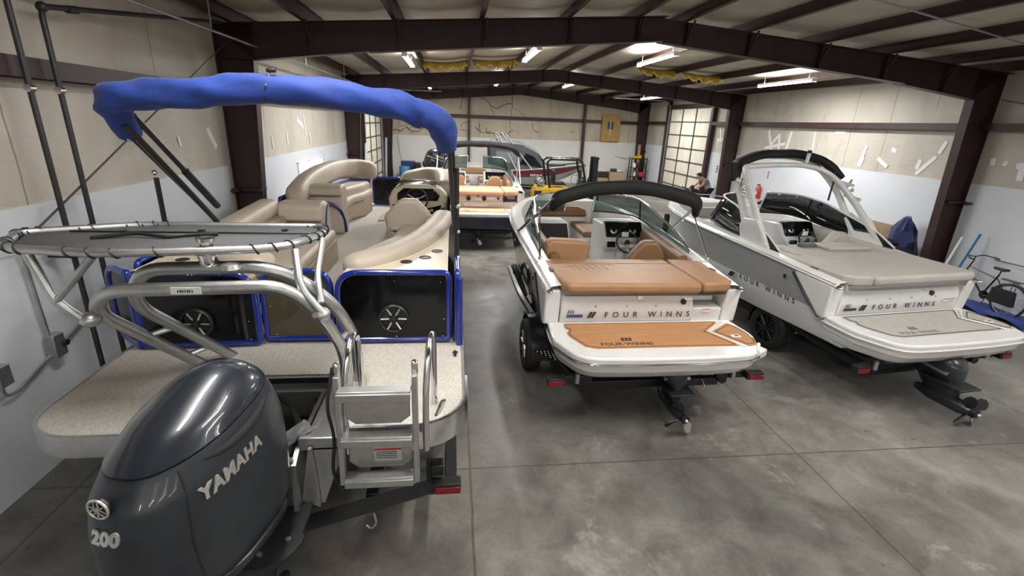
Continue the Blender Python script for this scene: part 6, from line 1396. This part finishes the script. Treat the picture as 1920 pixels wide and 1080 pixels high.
OBM = good('small_outboard', MB().box((-1.9, 27.6, .9), (.34, .44, .34)).box((-1.9, 27.6, .45), (.16, .2, .8)), M['black'], 'small black outboard motor on a stand by the back wall, left one', 'outboard motor', bev=.05)
OB2 = good('small_outboard', MB().box((-1.5, 27.9, 1.0), (.30, .40, .26)).box((-1.5, 27.9, .5), (.14, .2, 1.0)), M['black'], 'small black outboard motor by the back wall behind the red fuel can', 'outboard motor', bev=.05)
good('drywall_sheet', MB().box((-3.6, 21.3, 1.15), (.03, .5, 2.3), ry=.05), M['panel'], 'white panel leaning beside the left overhead door', 'panel', bev=.004)
good('leaning_plank', MB().box((-3.45, 21.6, .9), (.04, .3, 1.8), ry=.10), M['wood'], 'brown plank leaning beside the left overhead door', 'plank', bev=.004)
good('drywall_sheet', MB().box((-3.62, 28.0, 1.15), (.03, .6, 2.3), ry=.04), M['panel'], 'white panel leaning in the far left corner', 'panel', bev=.004)
good('hose_rope', MB().tube([(-3.1, 29.0, 2.4), (-3.0, 28.9, 1.6), (-2.85, 28.8, .9)], .015, 6), M['cable'], 'grey cord hanging down the back wall by the left corner post', 'cord', bev=0)

# ------------------------------------------------------------------ left wall services
px_ = -3.57
P1_ = MB().tube(fillet([(px_, 4.88, .05), (px_, 4.88, 4.9)], .1), .024, 12).build('gas_pipe', M['pipe']); tag(P1_, 'black vertical pipe on the left wall, the one nearer the view', 'pipe')
MB().cyl((px_, 4.88, 0), (px_, 4.88, .06), .05, n=16).build('pipe_flange', M['pipe'], P1_)
MB().box((px_-.06, 4.88, 1.98), (.24, .14, .04)).build('pipe_bracket', M['black_metal'], P1_, bev=.01); MB().cyl((px_, 4.85, 3.44), (px_, 4.91, 3.44), .032, n=12).build('pipe_clamp', M['chrome'], P1_)
P2_ = MB().tube(fillet([(px_, 5.22, .05), (px_, 5.22, 4.12), (px_, 5.5, 4.16), (px_, 8.9, 4.62)], [0, .10, .10, 0]), .024, 12).build('gas_pipe', M['pipe']); tag(P2_, 'black left-wall pipe that elbows at the top and runs under the roof', 'pipe')
MB().ball((px_, 5.24, 4.12), .045).build('pipe_elbow', M['pipe'], P2_); MB().cyl((px_, 5.55, 4.16), (px_, 5.68, 4.178), .034, n=12).build('pipe_coupling', M['pipe'], P2_)
MB().cyl((px_, 5.22, 0), (px_, 5.22, .06), .05, n=16).build('pipe_flange', M['pipe'], P2_); MB().box((px_-.06, 5.22, 2.05), (.24, .14, .04)).build('pipe_bracket', M['black_metal'], P2_, bev=.01); MB().cyl((px_, 5.19, 3.44), (px_, 5.25, 3.44), .032, n=12).build('pipe_clamp', M['chrome'], P2_)
CT = MB().tube([(-3.18, -2.0, 4.30), (-3.18, 18.6, 4.36)], .018, 8).build('conduit', M['galv']); tag(CT, 'long thin galvanised conduit running under the left eave', 'conduit')
for y in (3, 7.6, 12, 16): MB().cyl((-3.18, y, 4.32), (-3.18, y, 4.92), .010, n=6).build('conduit_hanger', M['galv'], CT)
for y0, y1, z0, z1, lb in ((4.40, 9.0, 2.19, 4.33, 'thin diagonal brace cable on the left wall crossing behind the pipes'), ):
    tag(MB().tube([(-3.60, y0, z0), (-3.60, y1, z1)], .011, 6).build('brace_cable', M['cable']), lb, 'cable')
tag(MB().tube([(-3.6, 2.4, 2.33), (-3.66, 4.6, 2.20), (-3.6, 7.2, 1.30)], .010, 6).build('brace_cable', M['cable']), 'thin cable on the left wall sagging behind the shade rack', 'cable')
tag(MB().tube([(11.2, 9.4, 4.15), (11.3, 7.2, 3.7)], .012, 6).build('brace_cable', M['cable']), 'short diagonal brace cable at the top of the right wall', 'cable')
tag(MB().tube([(4.63, 6.0, 4.93), (9.3, 7.72, 4.85)], .014, 6).build('brace_cable', M['galv']), 'long bright conduit crossing under the roof at upper right', 'conduit')
JB = MB().box((-3.74, 4.62, 1.16), (.09, .13, .22)).build('junction_box', M['galv'], bev=.006); tag(JB, 'grey electrical outlet box on the left wall between the pipes', 'electrical box')
MB().cyl((-3.69, 4.66, 1.17), (-3.66, 4.66, 1.17), .03, n=12).build('outlet_face', M['black'], JB); MB().tube([(-3.76, 4.60, 1.27), (-3.76, 4.58, 2.05)], .016, 8).build('box_conduit', M['galv'], JB)
JB2 = MB().box((-3.74, 4.02, 1.16), (.09, .12, .18)).build('junction_box', M['galv'], bev=.006); tag(JB2, 'grey electrical box at the left edge, low on the wall', 'electrical box')
MB().tube(fillet([(-3.76, 4.02, 1.07), (-3.76, 4.03, .96), (-3.76, 4.14, .94), (-3.76, 5.6, 1.42)], [0, .06, .06, 0]), .014, 8).build('box_conduit', M['galv'], JB2)
# thin wall cables on right, seen at the bicycle
tag(MB().tube([(11.36, 6.6, 1.02), (11.36, 8.6, .98)], .008, 6).build('wall_wire', M['cable']), 'thin dark cord along the right wall above the bicycle', 'cord')
